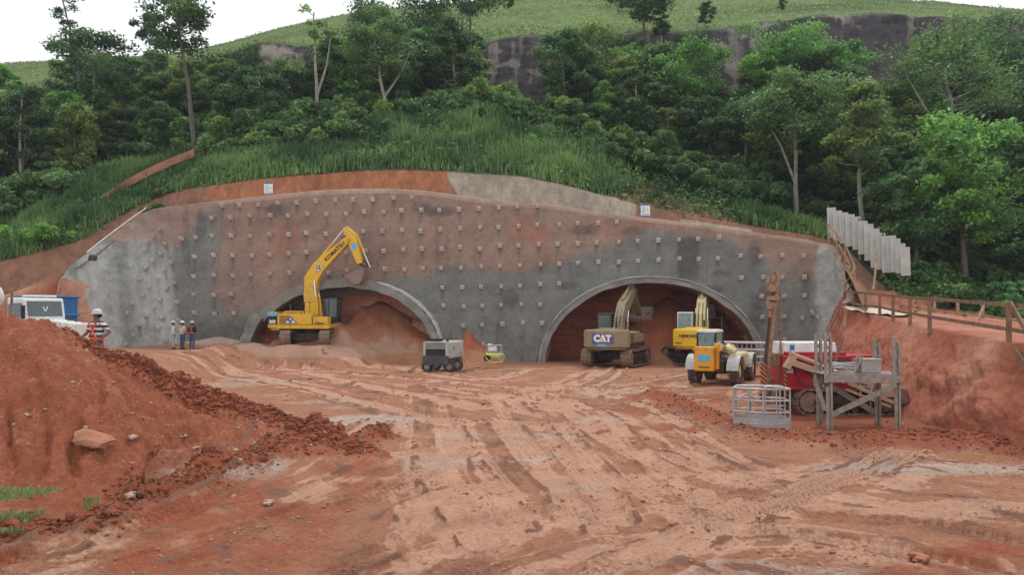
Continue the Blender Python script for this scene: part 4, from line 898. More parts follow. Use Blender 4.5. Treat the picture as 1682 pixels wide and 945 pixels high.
for i in range(95):
    u_ = random.random(); p = random.uniform(325, 620) if u_ < .6 else random.uniform(600, 1010)
    D = random.uniform(61.0, 67) if p < 600 else random.uniform(64.5, 70)
    if p > 620 and p < 900 and D < 66.5: continue
    put_shrub(hill_at(p, D) - Vector((0, 0, .3)), random.uniform(.7, 1.45), random.choice([DG, MG, TE, MG, OL]), 'leafy shrub', 'shrubs where the wood meets the tall grass')
for i in range(34):
    p = random.uniform(150, 1330); D = hill_at(p, 58).y * 0 + random.uniform(57.5, 64)
    if 1000 < p < 1240 and D < 60 and random.random() < .7: continue
    put_shrub(hill_at(p, D) - Vector((0, 0, .25)), random.uniform(.35, .75), random.choice([BG, MG, OL, TE]), 'small weed-like bush growing in the tall grass', 'bushes in the tall grass')
# undergrowth: low leaves all over the wooded slopes (uncountable)
def scatter(n, vlo, vhi, pfun, seed):
    r = np.random.default_rng(seed); m_ = (HVr > vlo) & (HVr < vhi) & (hfx > -400) & (hfx < 2150); idx = np.nonzero(m_)[0]
    # cell area weighting keeps the density even
    wgt = np.maximum(HP[idx, 1], 1) * np.interp(HVr[idx], [0, 1, 2, 3, 4, 5, 6, 7], [.1, .1, .15, .2, .45, .3, .5, .9]) * pfun(hfx[idx], hfy[idx], HVr[idx]); wgt /= wgt.sum()
    k = r.choice(idx, n, p=wgt); return HP[k] + r.normal(size=(n, 3)) * [.18, .18, .03], hfx[k], hfy[k], HVr[k], r
und = lambda p, q, v: np.where((v > 3.9) & (v < 5) & (rock.ravel()[np.clip(np.nonzero((HVr > 2.0) & (HVr < 4.96) & (hfx > -400) & (hfx < 2150))[0], 0, None)] > .35), .02, 1.0) * np.where((p > 1340) & (p < 1460) & (v < 2.4), 0, 1)
Pq, a_, b_, c_, r_ = scatter(150000, 2.0, 4.96, und, 5)
Pq = Pq + np.abs(r_.normal(size=(len(Pq), 1))) * [0, 0, .45]
V_, F_, t_ = leaves_mesh(Pq, .17, np.clip(.25 + fbm(Pq[:, 0] * .4, Pq[:, 1] * .4, 401, 3) + r_.normal(size=len(Pq)) * .12, 0, 1), r=r_)
o = None
Pr, a_, b_, c_, r_ = scatter(30000, .2, 2.2, lambda p, q, v: (p > 1480) * 1.0, 6)
Pr = Pr + np.abs(r_.normal(size=(len(Pr), 1))) * [0, 0, .5]
V2_, F2_, t2_ = leaves_mesh(Pr, .15, np.clip(.3 + fbm(Pr[:, 0] * .4, Pr[:, 1] * .4, 402, 3) + r_.normal(size=len(Pr)) * .12, 0, 1), r=r_)
F_ = np.concatenate([F_, F2_ + len(V_)]); V_ = np.concatenate([V_, V2_]); t_ = np.concatenate([t_, t2_])
o = np_mesh('undergrowth', V_, F_, M['leaf'], attrs={'tint': t_}, smooth=False); o.color = (.6, .72, .62, 1); tag(o, 'low dark green undergrowth covering the wooded slope', 'undergrowth', kind='stuff')

def blades(Pc, h, wd, tint, r, droop=.5):
    N = len(Pc); a = r.uniform(0, 2 * math.pi, N); dx = np.stack([np.cos(a), np.sin(a), 0 * a], -1); side = np.stack([-np.sin(a), np.cos(a), 0 * a], -1)
    h = h[:, None]; wd = wd[:, None]; z = np.array([0, 0, 1.0]); le = r.uniform(.1, droop, (N, 1))
    b0 = Pc - side * wd; b1 = Pc + side * wd; m_ = Pc + z * h * .6 + dx * h * le * .45; t = Pc + z * h * (1 - le * .35) + dx * h * le * 1.1
    V = np.stack([b0, b1, m_ + side * wd * .8, m_ - side * wd * .8, t + side * wd * .12, t - side * wd * .12], 1).reshape(-1, 3)
    i = np.arange(N)[:, None] * 6; Fq = np.concatenate([i + [0, 1, 2, 3], i + [3, 2, 4, 5]], 0)
    return V, Fq, np.repeat(tint, 6)
def gmask(p, q, v):
    up = np.interp(p, [0, 130, 262, 430, 1000, 1060, 1250, 1340], [2.9, 3.05, 3.1, 3.05, 2.95, 2.6, 2.9, 2.9])
    k = (v < up) * (p < 1355) * (p > -50)
    k = k * (1 - sstep(990, 1040, p + 20 * np.sin(q * .2)) * sstep(1250, 1200, p) * (v < 2.75))
    return k * 1.0
Pq, pp, qq, vv, r_ = scatter(95000, 2.0, 3.15, gmask, 9)
cl = fbm(Pq[:, 0] * .5, Pq[:, 1] * .5, 411, 4)
h_ = np.clip(.75 + 1.1 * cl + r_.normal(size=len(Pq)) * .2, .25, 1.7) * np.interp(vv, [2, 2.15, 3], [.55, 1, 1.15])
V_, F_, t_ = blades(Pq, h_, .035 + .02 * r_.random(len(Pq)), np.clip(.45 + .9 * fbm(Pq[:, 0] * .3 + 5, Pq[:, 1] * .5, 413, 4) + r_.normal(size=len(Pq)) * .15, 0, 1), r_)
M['grass2'] = leaf_mat('tall_grass_blades', (.045, .115, .045), (.24, .38, .13))
o = np_mesh('tall_grass', V_, F_, M['grass2'], attrs={'tint': t_}, smooth=False); tag(o, 'tall bright green grass above the tunnel wall', 'grass', kind='stuff')
Pq, pp, qq, vv, r_ = scatter(110000, 5.0, 7.1, lambda p, q, v: 1 + 0 * p, 11)
V_, F_, t_ = blades(Pq, r_.uniform(.06, .22, len(Pq)), .08 + .04 * r_.random(len(Pq)), np.clip(.55 + 1.3 * fbm(Pq[:, 0] * .10, Pq[:, 1] * .16, 415, 5) + r_.normal(size=len(Pq)) * .15, 0, 1), r_)
M['grass3'] = leaf_mat('pasture_blades', (.15, .21, .085), (.28, .345, .16))
o = np_mesh('pasture_grass', V_, F_, M['grass3'], attrs={'tint': t_}, smooth=False); tag(o, 'pale green pasture grass over the hilltop', 'grass', kind='stuff')
# small grass patch at the foot of the heap
r_ = np.random.default_rng(21); n = 9000; gxp = r_.uniform(-60, 165, n); gyp = r_.uniform(805, 885, n); k = fbm(gxp * .02, gyp * .03, 421, 3) + sstep(120, 20, gxp) * .5 - .28 * (gxp > 70) > .05
gx, gy = G(gxp[k], gyp[k], .25); 
for _ in range(3): gzv = ground_z(gx, gy, fine=False); gx, gy = G(gxp[k], gyp[k], gzv)
Pq = np.stack([gx, gy, gzv], -1)
V_, F_, t_ = blades(Pq, r_.uniform(.02, .09, len(Pq)), np.full(len(Pq), .006), r_.uniform(.2, 1, len(Pq)), r_, 1.2)
o = np_mesh('grass_patch', V_, F_, M['grass2'], attrs={'tint': t_}, smooth=False); tag(o, 'short green grass growing at the foot of the spoil heap', 'grass', kind='stuff')

# ------------------------------------------------------------------ excavators
def add_track(parent, y, L, h, w, rz=0, m='steel_track'):
    r = h / 2; st = L - h; per = 2 * st + math.pi * h; n = int(per / .21)
    def pth(d):
        d %= per
        if d < st: return (-st / 2 + d, 0, 0)
        d -= st
        if d < math.pi * r: a = d / r; return (st / 2 + r * math.sin(a), r - r * math.cos(a), a)
        d -= math.pi * r
        if d < st: return (st / 2 - d, h - .03 * math.sin(d / st * math.pi), math.pi)
        d -= st; a = d / r; return (-st / 2 - r * math.sin(a), r + r * math.cos(a), math.pi + a)
    mb = MB()
    for i in range(n):
        x, z, a = pth(i * per / n); mb.box((x, 0, z), (per / n * .93, w, .05), (0, -a, 0)); mb.box((x + .0, 0, z - .0), (.03, w, .10), (0, -a, 0))
    t = mb.build('track', M[m], parent); c, s = math.cos(rz), math.sin(rz); t.location = (-s * y, c * y, 0.03); t.rotation_euler = (0, 0, rz)
    f = MB(); f.box((0, 0, h * .5), (st * .95, w * .55, h * .5)); f.box((0, 0, h * .5), (st * .9, w * .8, h * .18))
    for i in range(6): x = -st / 2 + st * (i + .5) / 6; f.cyl((x, -w * .42, .14), (x, w * .42, .14), .10, n=10)
    f.build('track_frame', M['dark_steel'], t)
    for nm, x in (('sprocket', -st / 2), ('idler', st / 2)):
        q = MB(); q.cyl((x, -w * .4, r), (x, w * .4, r), r * .82, n=16); q.cyl((x, -w * .44, r), (x, w * .44, r), r * .35, n=10); q.build(nm, M['steel_track'], t, bevel=.02)
    return t
def hyd(parent, a, b, r, m, split=.55):
    a = Vector(a); b = Vector(b); c = a.lerp(b, split); q = MB(); q.cyl(a, c, r, n=10); q.cyl(a - (b - a).normalized() * r, a, r * 1.3, n=10)
    o = q.build('hydraulic_cylinder', m, parent, smooth=True); q = MB(); q.cyl(c, b, r * .55, n=8); q.build('rod', M['chrome'], o, smooth=True)
def excavator(label, loc, rz, trz, body, dark, boom, bhw, stick, shw, bucket, bw, cabm, cyls, brk=(), cabx=(.35, 1.55), S=1.0, bm=None, group='excavators working at the tunnel mouths', cabroof=None, glass='glass', open_to=None):
    t = thing('excavator', loc, rz, label, 'excavator', group); t.scale = (S, S, S)
    for s in (-1, 1): add_track(t, s * 1.2, 4.1, .92, .62, trz)
    u = MB(); u.cyl((0, 0, .45), (0, 0, 1.02), .62, n=20); u.box((0, 0, .55), (1.5, 1.9, .42), (0, 0, trz)); u.build('undercarriage', M['dark_steel'], t)
    # counterweight with rounded plan
    cw = MB(); pl = [(-2.62 + .42 * (abs(y) / 1.3) ** 2.6, y) for y in np.linspace(1.33, -1.33, 17)] + [(-1.75, -1.33), (-1.75, 1.33)]
    cw.plan(pl, 1.12, 2.06); cw.plan([(x * .98, y * .97) for x, y in pl], 2.062, 2.12, .985); cw.plan([(x * .985 + .1, y * .9) for x, y in pl], .98, 1.118)
    cwo = cw.build('counterweight', M[body], t, bevel=.05, smooth=True)
    b = MB(); b.prism([(-1.745, 1.08), (1.55, 1.08), (1.62, 1.2), (1.62, 1.32), (-1.745, 1.32)], -1.3, 1.3); b.build('deck', M[dark], t, bevel=.02)
    b = MB(); b.box((-.62, -.88, 1.66), (2.22, .86, .66)); b.box((1.03, -.92, 1.58), (.95, .72, .5)); b.build('side_housing', M[body], t, bevel=.05)
    b = MB(); b.box((-.72, .3, 1.72), (2.0, 1.44, .80)); b.box((-.9, .1, 2.15), (1.3, 1.2, .08)); b.build('engine_hood', M[body], t, bevel=.06)
    b = MB()
    for i in range(7): b.box((-1.25, -1.318, 1.42 + .075 * i), (.62, .012, .035))
    b.build('grille', M['black'], t)
    b = MB(); b.cyl((-1.2, -.35, 2.1), (-1.2, -.35, 2.62), .065, n=10); b.build('exhaust_pipe', M['dark_steel'], t)
    # cab
    x0, x1 = cabx; y0, y1 = .42, 1.32; z0_, z1_ = 1.34, 2.98
    c = MB(); pil = .07
    for x, y in ((x0, y0), (x1, y0), (x1, y1), (x0, y1)): c.box((x + (pil / 2 if x == x0 else -pil / 2), y + (pil / 2 if y == y0 else -pil / 2), (z0_ + z1_) / 2), (pil, pil, z1_ - z0_))
    xm = x0 + (x1 - x0) * .48
    for y in (y0, y1): c.box((xm, y + (.03 if y == y0 else -.03), (z0_ + z1_) / 2), (.06, .055, z1_ - z0_))
    c.box(((x0 + x1) / 2, (y0 + y1) / 2, z0_ + .22), (x1 - x0 - .004, y1 - y0 - .004, .44)); c.box((x0 + .05, (y0 + y1) / 2, z0_ + .5), (.09, y1 - y0 - .01, .3))
    co = c.build('cab', M[cabm], t, bevel=.02)
    c = MB(); c.box(((x0 + x1) / 2, (y0 + y1) / 2, z1_ + .045), (x1 - x0 + .04, y1 - y0 + .04, .11), taper=.93); c.build('roof', M[cabroof or cabm], co, bevel=.03)
    g = MB(); zc_ = (z0_ + .44 + z1_) / 2; zh = z1_ - z0_ - .46
    for cc, dd in (((x1 - .03, (y0 + y1) / 2, zc_), (.015, y1 - y0 - .15, zh)), ((x0 + .03, (y0 + y1) / 2, zc_ + .12), (.015, y1 - y0 - .15, zh - .28)), (((x0 + xm) / 2 + .02, y0 + .03, zc_), (xm - x0 - .1, .015, zh)), (((x1 + xm) / 2 - .02, y0 + .03, zc_), (x1 - xm - .1, .015, zh)), (((x0 + xm) / 2 + .02, y1 - .03, zc_), (xm - x0 - .1, .015, zh)), (((x1 + xm) / 2 - .02, y1 - .03, zc_), (x1 - xm - .1, .015, zh))): g.box(cc, dd)
    g.build('window', M[glass], co)
    g = MB(); g.box((x0 + .5, (y0 + y1) / 2, z0_ + .62), (.42, .46, .12)); g.box((x0 + .27, (y0 + y1) / 2, z0_ + .95), (.12, .44, .6)); g.build('seat', M['black'], co, bevel=.04)
    # boom, stick, bucket
    b = MB(); b.prism(strip(boom, bhw), -.27, .27)
    for k_ in (0, -1): b.cyl((boom[k_][0], -.36, boom[k_][1]), (boom[k_][0], .36, boom[k_][1]), .11, n=12)
    bo = b.build('boom', M[bm or body], t, bevel=.03)
    b = MB(); b.prism(strip(stick, shw), -.19, .19); b.build('stick', M[bm or body], t, bevel=.03)
    (hx, hz_), (lx, lz), bulge = bucket     # hinge, lip, bulge side
    d = Vector((lx - hx, lz - hz_)); n_ = Vector((-d.y, d.x)).normalized() * bulge
    arc = [Vector((hx, hz_)) + d * k_ + n_ * (math.sin(k_ * math.pi) ** .75) for k_ in np.linspace(0, 1, 11)]
    q = MB(); ins = [Vector((hx, hz_)) + d * k_ + n_ * (math.sin(k_ * math.pi) ** .75) * .93 for k_ in np.linspace(.0, 1, 11)]
    sh_ = [(a.x, a.y) for a in arc] + [(a.x + .001, a.y) for a in ins[-2:0:-1]]
    q.prism(sh_, -bw / 2, bw / 2)
    side_ = [(a.x, a.y) for a in arc]; q.prism(side_, -bw / 2 - .012, -bw / 2 + .03); q.prism(side_, bw / 2 - .03, bw / 2 + .012)
    bu = q.build('bucket', M['bucket_steel' if bm == 'yellow' else 'bucket_pale'], t)
    q = MB(); dn = d.normalized()
    for k_ in range(5):
        y = -bw / 2 + .08 + (bw - .16) * k_ / 4; a = Vector((lx, lz)); e = a + dn * .2; q.add([(a.x - n_.normalized().x * .04, y - .045, a.y - n_.normalized().y * .04), (a.x + n_.normalized().x * .04, y - .045, a.y + n_.normalized().y * .04), (a.x + n_.normalized().x * .04, y + .045, a.y + n_.normalized().y * .04), (a.x - n_.normalized().x * .04, y + .045, a.y - n_.normalized().y * .04), (e.x, y - .02, e.y), (e.x, y + .02, e.y)], [(0, 1, 2, 3), (0, 1, 4), (2, 3, 5), (1, 2, 5, 4), (3, 0, 4, 5)])
    q.beam((lx, -bw / 2, lz), (lx, bw / 2, lz), .08, .06); q.build('teeth', M['dark_steel'], bu)
    q = MB(); e = stick[-1]; q.beam((e[0], 0, e[1]), (hx, 0, hz_), .3, .12); m_ = Vector(((e[0] + hx) / 2 + .35, (e[1] + hz_) / 2 + .1)); q.beam((e[0], .16, e[1] + .3), (m_.x, .16, m_.y), .05, .1); q.beam((m_.x, .16, m_.y), (hx + d.x * .25, .16, hz_ + d.y * .25), .05, .1); q.build('bucket_link', M['dark_steel'], t)
    for a, b_, r, ys, sp in cyls:
        for y in ys: hyd(t, (a[0], y, a[1]), (b_[0], y, b_[1]), r, M[bm or body], sp)
    q = MB(); q.tube([(-.2, -1.25, 2.0), (-.2, -1.25, 2.75), (.9, -1.25, 2.75), (.9, -1.25, 1.85)], .022, 6); q.tube([(-.2, -.6, 2.0), (-.2, -.6, 2.75), (-.2, -1.25, 2.75)], .022, 6); q.tube([(.35, -1.25, 1.9), (.35, -1.25, 2.75)], .02, 6); q.build('handrail', M['dark_steel'], t)
    q = MB(); hz2 = [(boom[i][0] + .02, boom[i][1]) for i in range(len(boom))]; pts3 = []
    for i, (x, z) in enumerate(hz2): pts3.append((x - bhw[i] * .9 - .06, .12, z + .1))
    q.tube(pts3, .03, 6); q.tube([(a, -.12, c_) for a, b_, c_ in pts3], .03, 6); q.build('hose', M['black'], t)
    return t
RX = (R(90), 0, 0); RR = (R(90), 0, R(-90))
def emblem(parent, x, y, z, s, rot, name='emblem'):
    q = MB(); q.prism([(-1.25 * s, -.5 * s), (1.25 * s, -.5 * s), (0, .75 * s)], 0, .012); o = q.build(name, M['ink_violet'], parent); o.location = (x, y, z); o.rotation_euler = rot
    q = MB(); q.prism([(-.95 * s, -.4 * s), (-.1 * s, -.4 * s), (-.5 * s, 0)], -.008, 0); q.prism([(.05 * s, -.4 * s), (.95 * s, -.4 * s), (.5 * s, .05 * s)], -.008, 0); q.prism([(-.2 * s, .1 * s), (.2 * s, .1 * s), (0, .5 * s)], -.008, 0); q.build('marking', M['ink_white'], o)
# yellow excavator on the soil heap, seen from its right side
L0 = P(510, 567.5, 51.4)
ex = excavator('yellow excavator, boom raised, standing on the earth mound at the left tunnel mouth', L0, R(-4), R(97), 'yellow', 'yellow',
    [(.18, 1.5), (.02, 3.1), (.08, 4.25), (.55, 5.0), (2.42, 6.75)], [.40, .41, .44, .40, .2],
    [(2.25, 7.55), (2.6, 7.0), (3.2, 5.2)], [.12, .34, .17], ((3.55, 4.95), (2.3, 4.45), .85), 1.15, 'black',
    [((.62, 1.55), (.32, 4.15), .09, (-.34, .34), .6), ((.2, 5.05), (2.2, 7.5), .085, (0,), .62), ((2.95, 7.05), (3.85, 4.95), .075, (0,), .55)], cabx=(.5, 1.62), bm='yellow')
q = MB(); q.box((-2.02, -1.337, 1.62), (.62, .012, .5)); q.build('decal', M['ink'], ex)
q = MB(); q.box((-2.02, -1.345, 1.98), (.62, .014, .22)); q.build('decal', M['lt_blue'], ex)
text('200', .27, M['ink_white'], ex, (-2.0, -1.352, 1.52), RX, ext=.004, bold=.012)
text('KOMATSU', .13, M['ink'], ex, (.98, -1.29, 1.42), RX, ext=.004, bold=.006)
emblem(ex, -.85, -1.335, 1.6, .36, (0, 0, 0))
ang = math.atan2(1.75, 1.87)
text('KOMATSU', .34, M['ink'], ex, (1.62, -.275, 5.98), (R(90), -ang, 0), ext=.004, bold=.012, sx=1.05)
emblem(ex, .62, -.285, 4.95, .27, (0, -ang, 0))
q = MB(); q.box((0, 0, 0), (.3, .012, .42)); o = q.build('decal', M['lt_blue'], ex); o.location = (2.85, -.2, 6.3); o.rotation_euler = (0, R(18), 0)
# beige excavator, seen from behind
cat_ = excavator('mud-covered beige excavator seen from behind, bucket raised, at the right tunnel mouth', P(1013, 599, 48.2), R(66), R(-2), 'beige', 'dark_steel',
    [(.3, 1.5), (.75, 2.7), (1.35, 3.35), (2.4, 3.95), (3.3, 4.45)], [.34, .38, .44, .34, .2],
    [(3.0, 4.95), (3.5, 4.45), (5.0, 3.1)], [.12, .32, .16], ((5.15, 2.95), (6.3, 3.5), -.85), 1.35, 'dark_steel',
    [((.9, 1.5), (1.4, 3.2), .09, (-.34, .34), .6), ((1.4, 3.9), (3.0, 4.9), .085, (0,), .6), ((3.7, 4.6), (5.3, 3.4), .075, (0,), .55)], bm='beige', S=1.0)
q = MB(); q.box((-2.632, .05, 1.62), (.02, 1.25, .56)); q.build('decal', M['ink_violet'], cat_)
text('CAT', .52, M['ink_white'], cat_, (-2.648, .05, 1.62), RR, ext=.004, bold=.03)
q = MB(); q.prism([(-.2, 0), (.2, 0), (0, .26)], 0, .01); o = q.build('emblem', M['sign_yellow'], cat_); o.location = (-2.66, .05, 1.44); o.rotation_euler = (0, 0, R(-90))
q = MB(); q.box((-2.64, .1, 1.25), (.012, .5, .16)); q.build('decal', M['lt_blue'], cat_)
# bright yellow excavator with grey cab, partly behind the telehandler
nh = excavator('bright yellow excavator with a pale grey cab, partly hidden behind the telehandler', P(1150, 598, 48.8), R(72), R(35), 'yellow_nh', 'dark_steel',
    [(.3, 1.5), (.8, 2.8), (1.4, 3.5), (2.6, 4.0), (3.6, 4.45)], [.30, .36, .40, .30, .2],
    [(3.3, 4.9), (3.8, 4.45), (4.6, 3.0)], [.12, .3, .16], ((4.6, 2.75), (5.4, 3.6), -.6), 1.1, 'grey_light',
    [((.9, 1.5), (1.4, 3.3), .09, (-.34, .34), .6), ((1.4, 4.0), (3.3, 4.85), .085, (0,), .6), ((4.0, 4.5), (5.1, 3.1), .075, (0,), .55)], bm='cream', cabx=(-.1, 1.45), glass='glass_pale', S=1.02)
text('NEW HOLLAND', .24, M['ink'], nh, (-2.645, .05, 1.72), RR, ext=.004, bold=.01)
q = MB(); q.box((-2.64, -.25, 1.4), (.012, .42, .3)); q.build('decal', M['lt_blue'], nh)
q = MB(); q.box((-2.63, .98, 1.32), (.02, .35, .06)); q.build('vent', M['ink'], nh)

# ------------------------------------------------------------------ telehandler with a man basket
th = thing('telehandler', P(1187, 628, 37.6), R(62), 'orange-yellow telehandler seen from behind, metal man basket on its boom', 'telehandler')
def wheel(parent, x, y, r, w_, rim='cream', nm='wheel'):
    q = MB(); n = 20
    prof = [(r * .55, -w_ / 2), (r * .9, -w_ / 2), (r, -w_ * .36), (r, w_ * .36), (r * .9, w_ / 2), (r * .55, w_ / 2)]
    vs = []; fs = []
    for i in range(n):
        a = 2 * math.pi * i / n
        vs += [(x + pr_ * math.cos(a), y + yy, r + pr_ * math.sin(a)) for pr_, yy in prof]
    for i in range(n):
        for j in range(5): fs.append((i * 6 + j, i * 6 + j + 1, ((i + 1) % n) * 6 + j + 1, ((i + 1) % n) * 6 + j))
    q.add(vs, fs)
    for i in range(n):
        a = 2 * math.pi * i / n
        for s in (-1, 1): q.box((x + r * 1.0 * math.cos(a + s * .08), y + s * w_ * .22, r + r * math.sin(a + s * .08)), (.07, w_ * .46, r * .13), (0, -a, s * .35))
    wo_ = q.build(nm, M['rubber'], parent)
    q = MB(); q.cyl((x, y - w_ * .38, r), (x, y + w_ * .38, r), r * .56, n=16); q.cyl((x, y - w_ * .44, r), (x, y + w_ * .44, r), r * .22, n=10)
    for i in range(6): a = i * math.pi / 3; q.cyl((x + r * .36 * math.cos(a), y - w_ * .41, r + r * .36 * math.sin(a)), (x + r * .36 * math.cos(a), y + w_ * .41, r + r * .36 * math.sin(a)), .03, n=6)
    q.build('rim', M[rim], wo_, bevel=.01)
for x in (-1.35, 1.45):
    for y in (-.92, .92): wheel(th, x, y, .62, .42)
def fender(x, y):
    q = MB(); pts = [(x + .74 * math.cos(a), .62 + .74 * math.sin(a)) for a in np.linspace(R(5), R(175), 12)]; inn = [(x + .68 * math.cos(a), .62 + .68 * math.sin(a)) for a in np.linspace(R(175), R(5), 12)]
    q.prism(pts + inn, y - .27, y + .27); q.build('fender', M['grey'], th, bevel=.015)
for x, y in ((-1.35, .92), (-1.35, -.92), (1.45, .92), (1.45, -.92)): fender(x, y)
q = MB(); q.box((0, 0, .85), (3.6, .95, .5)); q.box((-1.35, 0, .62), (.3, 1.5, .25)); q.box((1.45, 0, .62), (.3, 1.5, .25)); q.build('chassis', M['dark_steel'], th, bevel=.03)
q = MB(); q.box((-1.98, .30, 1.18), (.45, .88, 1.1)); q.box((-1.72, -.22, 1.3), (.5, .16, 1.2)); ro = q.build('rear_housing', M['orange'], th, bevel=.06)
q = MB(); q.box((-2.212, .30, 1.22), (.012, .52, .3)); q.build('decal', M['lt_blue'], ro)
q = MB(); q.box((-2.212, .30, .82), (.012, .5, .04)); q.build('vent', M['ink'], ro)
for y in (.72, -.42):
    q = MB(); q.cyl((-2.12, y, 1.62), (-2.24, y, 1.62), .07, n=10); q.build('tail_light', M['lampor'], th)
    q = MB(); q.box((-2.08, y, 1.35), (.08, .1, .35)); q.build('lamp_bracket', M['black'], th)
q = MB(); x0, x1, y0, y1 = -.75, .7, .12, 1.0
for x, y in ((x0, y0), (x1, y0), (x1, y1), (x0, y1)): q.beam((x, y, 1.1), (x * .93 + .02, y * .96 + .02, 2.34), .07)
q.box(((x0 + x1) / 2, (y0 + y1) / 2, 1.2), (x1 - x0, y1 - y0, .4)); cb = q.build('cab', M['black'], th, bevel=.02)
q = MB(); q.box(((x0 + x1) / 2, (y0 + y1) / 2, 2.38), (x1 - x0 + .06, y1 - y0 + .06, .12), taper=.9); q.build('roof', M['grey_light'], cb, bevel=.03)
q = MB(); q.box((x0 + .02, .56, 1.87), (.012, .74, .9)); q.box((x1 - .03, .56, 1.87), (.012, .74, .9)); q.box((-.02, y0 + .03, 1.87), (1.3, .012, .9)); q.box((-.02, y1 - .03, 1.87), (1.3, .012, .9)); q.build('window', M['glass_pale'], cb)
q = MB(); q.box((-.25, .56, 1.6), (.5, .5, .14)); q.box((-.5, .56, 1.9), (.12, .46, .55)); q.build('seat', M['black'], cb, bevel=.03)
q = MB(); q.plan([(-.9, -1.02), (.95, -1.02), (1.05, -.8), (1.05, -.42), (-.9, -.42)], .72, 1.42); q.build('engine_cover', M['cream'], th, bevel=.12, smooth=True)
q = MB(); q.beam((-1.75, -.2, 1.72), (2.3, -.2, 1.12), .30, .34); bo_ = q.build('boom', M['cream'], th, bevel=.03); q = MB(); q.beam((2.1, -.2, 1.15), (3.2, -.2, .95), .22, .26); q.beam((3.1, -.2, .95), (3.35, -.2, .55), .3, .2); q.build('inner_boom', M['galv'], th, bevel=.02)
hyd(th, (-1.2, -.2, 1.25), (.6, -.2, 1.35), .07, M['grey'])
q = MB(); q.tube([(-1.55, -.95, 1.5), (-1.5, -.62, 1.66), (-1.0, -.5, 1.72), (-.4, -.6, 1.62)], .13, 10); q.build('exhaust_duct', M['cream'], th, smooth=True)
# basket on the boom
def cage(parent, plan, z0_, h, m_, name='basket', rails=3, r=.025, toe=.16, sp=.5, floor=True):
    q = MB(); n = len(plan)
    for i in range(n):
        a, b = plan[i], plan[(i + 1) % n]; l = math.dist(a, b)
        for k_ in range(rails + 1): z = z0_ + h * (k_ + .3) / (rails + .3); rr = r * (1.35 if k_ == rails else .8); q.cyl((a[0], a[1], z), (b[0], b[1], z), rr, n=8)
        q.cyl((a[0], a[1], z0_), (a[0], a[1], z0_ + h), r * 1.1, n=8)
        for k_ in range(1, max(1, int(l / sp + .5))): t_ = k_ / max(1, int(l / sp + .5)); x, y = a[0] + (b[0] - a[0]) * t_, a[1] + (b[1] - a[1]) * t_; q.cyl((x, y, z0_), (x, y, z0_ + h), r * .8, n=6)
        q.beam((a[0], a[1], z0_ + toe / 2), (b[0], b[1], z0_ + toe / 2), .02, toe)
    o = q.build(name, m_, parent, smooth=True)
    if floor: f = MB(); f.plan(plan, z0_ + .01, z0_ + .04); f.build('floor', m_, o)
    return o
cage(th, [(3.4, -1.35), (4.5, -1.35), (4.5, 1.0), (3.4, 1.0)], .55, 1.15, M['galv'], 'man_basket', 3, .03, .16, .45)

# ------------------------------------------------------------------ drilling rig
rg = thing('drilling_rig', P(1370, 677, 26.5), 0, 'red crawler drilling rig with a tall rusty drill mast and white hood', 'drilling rig')
def q2(px_, py_): return ((px_ - 1370) / 49.8, (677 - py_) / 49.8)
for s, nm in ((-.85, 0), (.85, 1)): add_track(rg, s, 3.3, .80, .42, R(3))
q = MB(); q.box((0, 0, .62), (2.6, 1.5, .35)); q.build('undercarriage', M['dark_steel'], rg)
q = MB(); q.prism([(-2.0, .80), (.25, .80), (.25, 1.05), (.9, 1.05), (.9, 1.55), (.25, 1.62), (.2, 1.9), (-1.95, 1.9)], -.95, .7); rb = q.build('body', M['red'], rg, bevel=.03)
q = MB(); q.box((-.95, -.965, 1.84), (2.05, .03, .05)); q.box((-.95, -.965, .86), (2.1, .03, .06)); q.box((-.62, -.958, 1.35), (.03, .02, .9)); q.box((-1.35, -.958, 1.35), (.03, .02, .9)); q.build('panel_trim', M['red'], rb)
for x, z, s_, wd in ((-1.78, 1.42, 'V1', .22), (-.55, 1.38, '', .22), (-.85, .98, '', .34)):
    q = MB(); q.box((x, -.965, z), (wd, .014, .14)); q.build('decal', M['sign_white'], rb)
    if s_: text(s_, .12, M['ink'], rg, (x, -.976, z), RX, ext=.002)
text('DX 780', .10, M['ink'], rg, (-.85, -.976, .98), RX, ext=.002) if False else None
q = MB(); q.prism([(-1.84, 1.905), (-.1, 1.905), (-.14, 2.30), (-1.80, 2.30)], -.55, .6); ho = q.build('hood', M['white'], rg, bevel=.03)
q = MB(); q.box((-1.55, -.56, 2.14), (.14, .02, .16)); q.build('decal', M['blue_sign'], ho)
q = MB(); q.box((.35, -.3, 1.86), (1.35, 1.2, .10)); q.box((-.9, -.75, 1.96), (1.9, .28, .10)); q.build('upper_deck', M['red'], rg, bevel=.02)
q = MB(); q.tube([(-.45, -1.0, 1.75), (.1, -1.05, 1.72), (.5, -1.0, 1.5), (1.1, -1.0, 1.62)], .035, 6); q.tube([(-1.7, -1.0, 1.6), (-1.45, -1.08, 1.0), (-1.0, -1.05, .95), (-.5, -1.05, 1.15), (.1, -1.0, 1.1)], .022, 6); q.tube([(-1.5, -1.0, 1.7), (-1.2, -1.1, 1.3), (-.7, -1.1, 1.2)], .02, 6); q.tube([(-.6, -.95, .8), (-.55, -1.15, .55), (-.8, -1.1, .35), (-1.2, -1.0, .25)], .03, 6)
q.build('hose', M['black'], rg, smooth=True)
q = MB()
for y in (-.28, .0): q.beam((-2.52, y - .55, .55), (-2.05, y - .55, 4.62), .09, .11)
for k_ in range(13): t_ = k_ / 12; q.beam((-2.52 + .47 * t_, -.83, .6 + 3.95 * t_), (-2.52 + .47 * t_, -.55, .6 + 3.95 * t_), .05)
q.beam((-2.62, -.69, .55), (-2.20, -.69, 4.1), .06, .08); ms = q.build('mast', M['rust'], rg, bevel=.008)
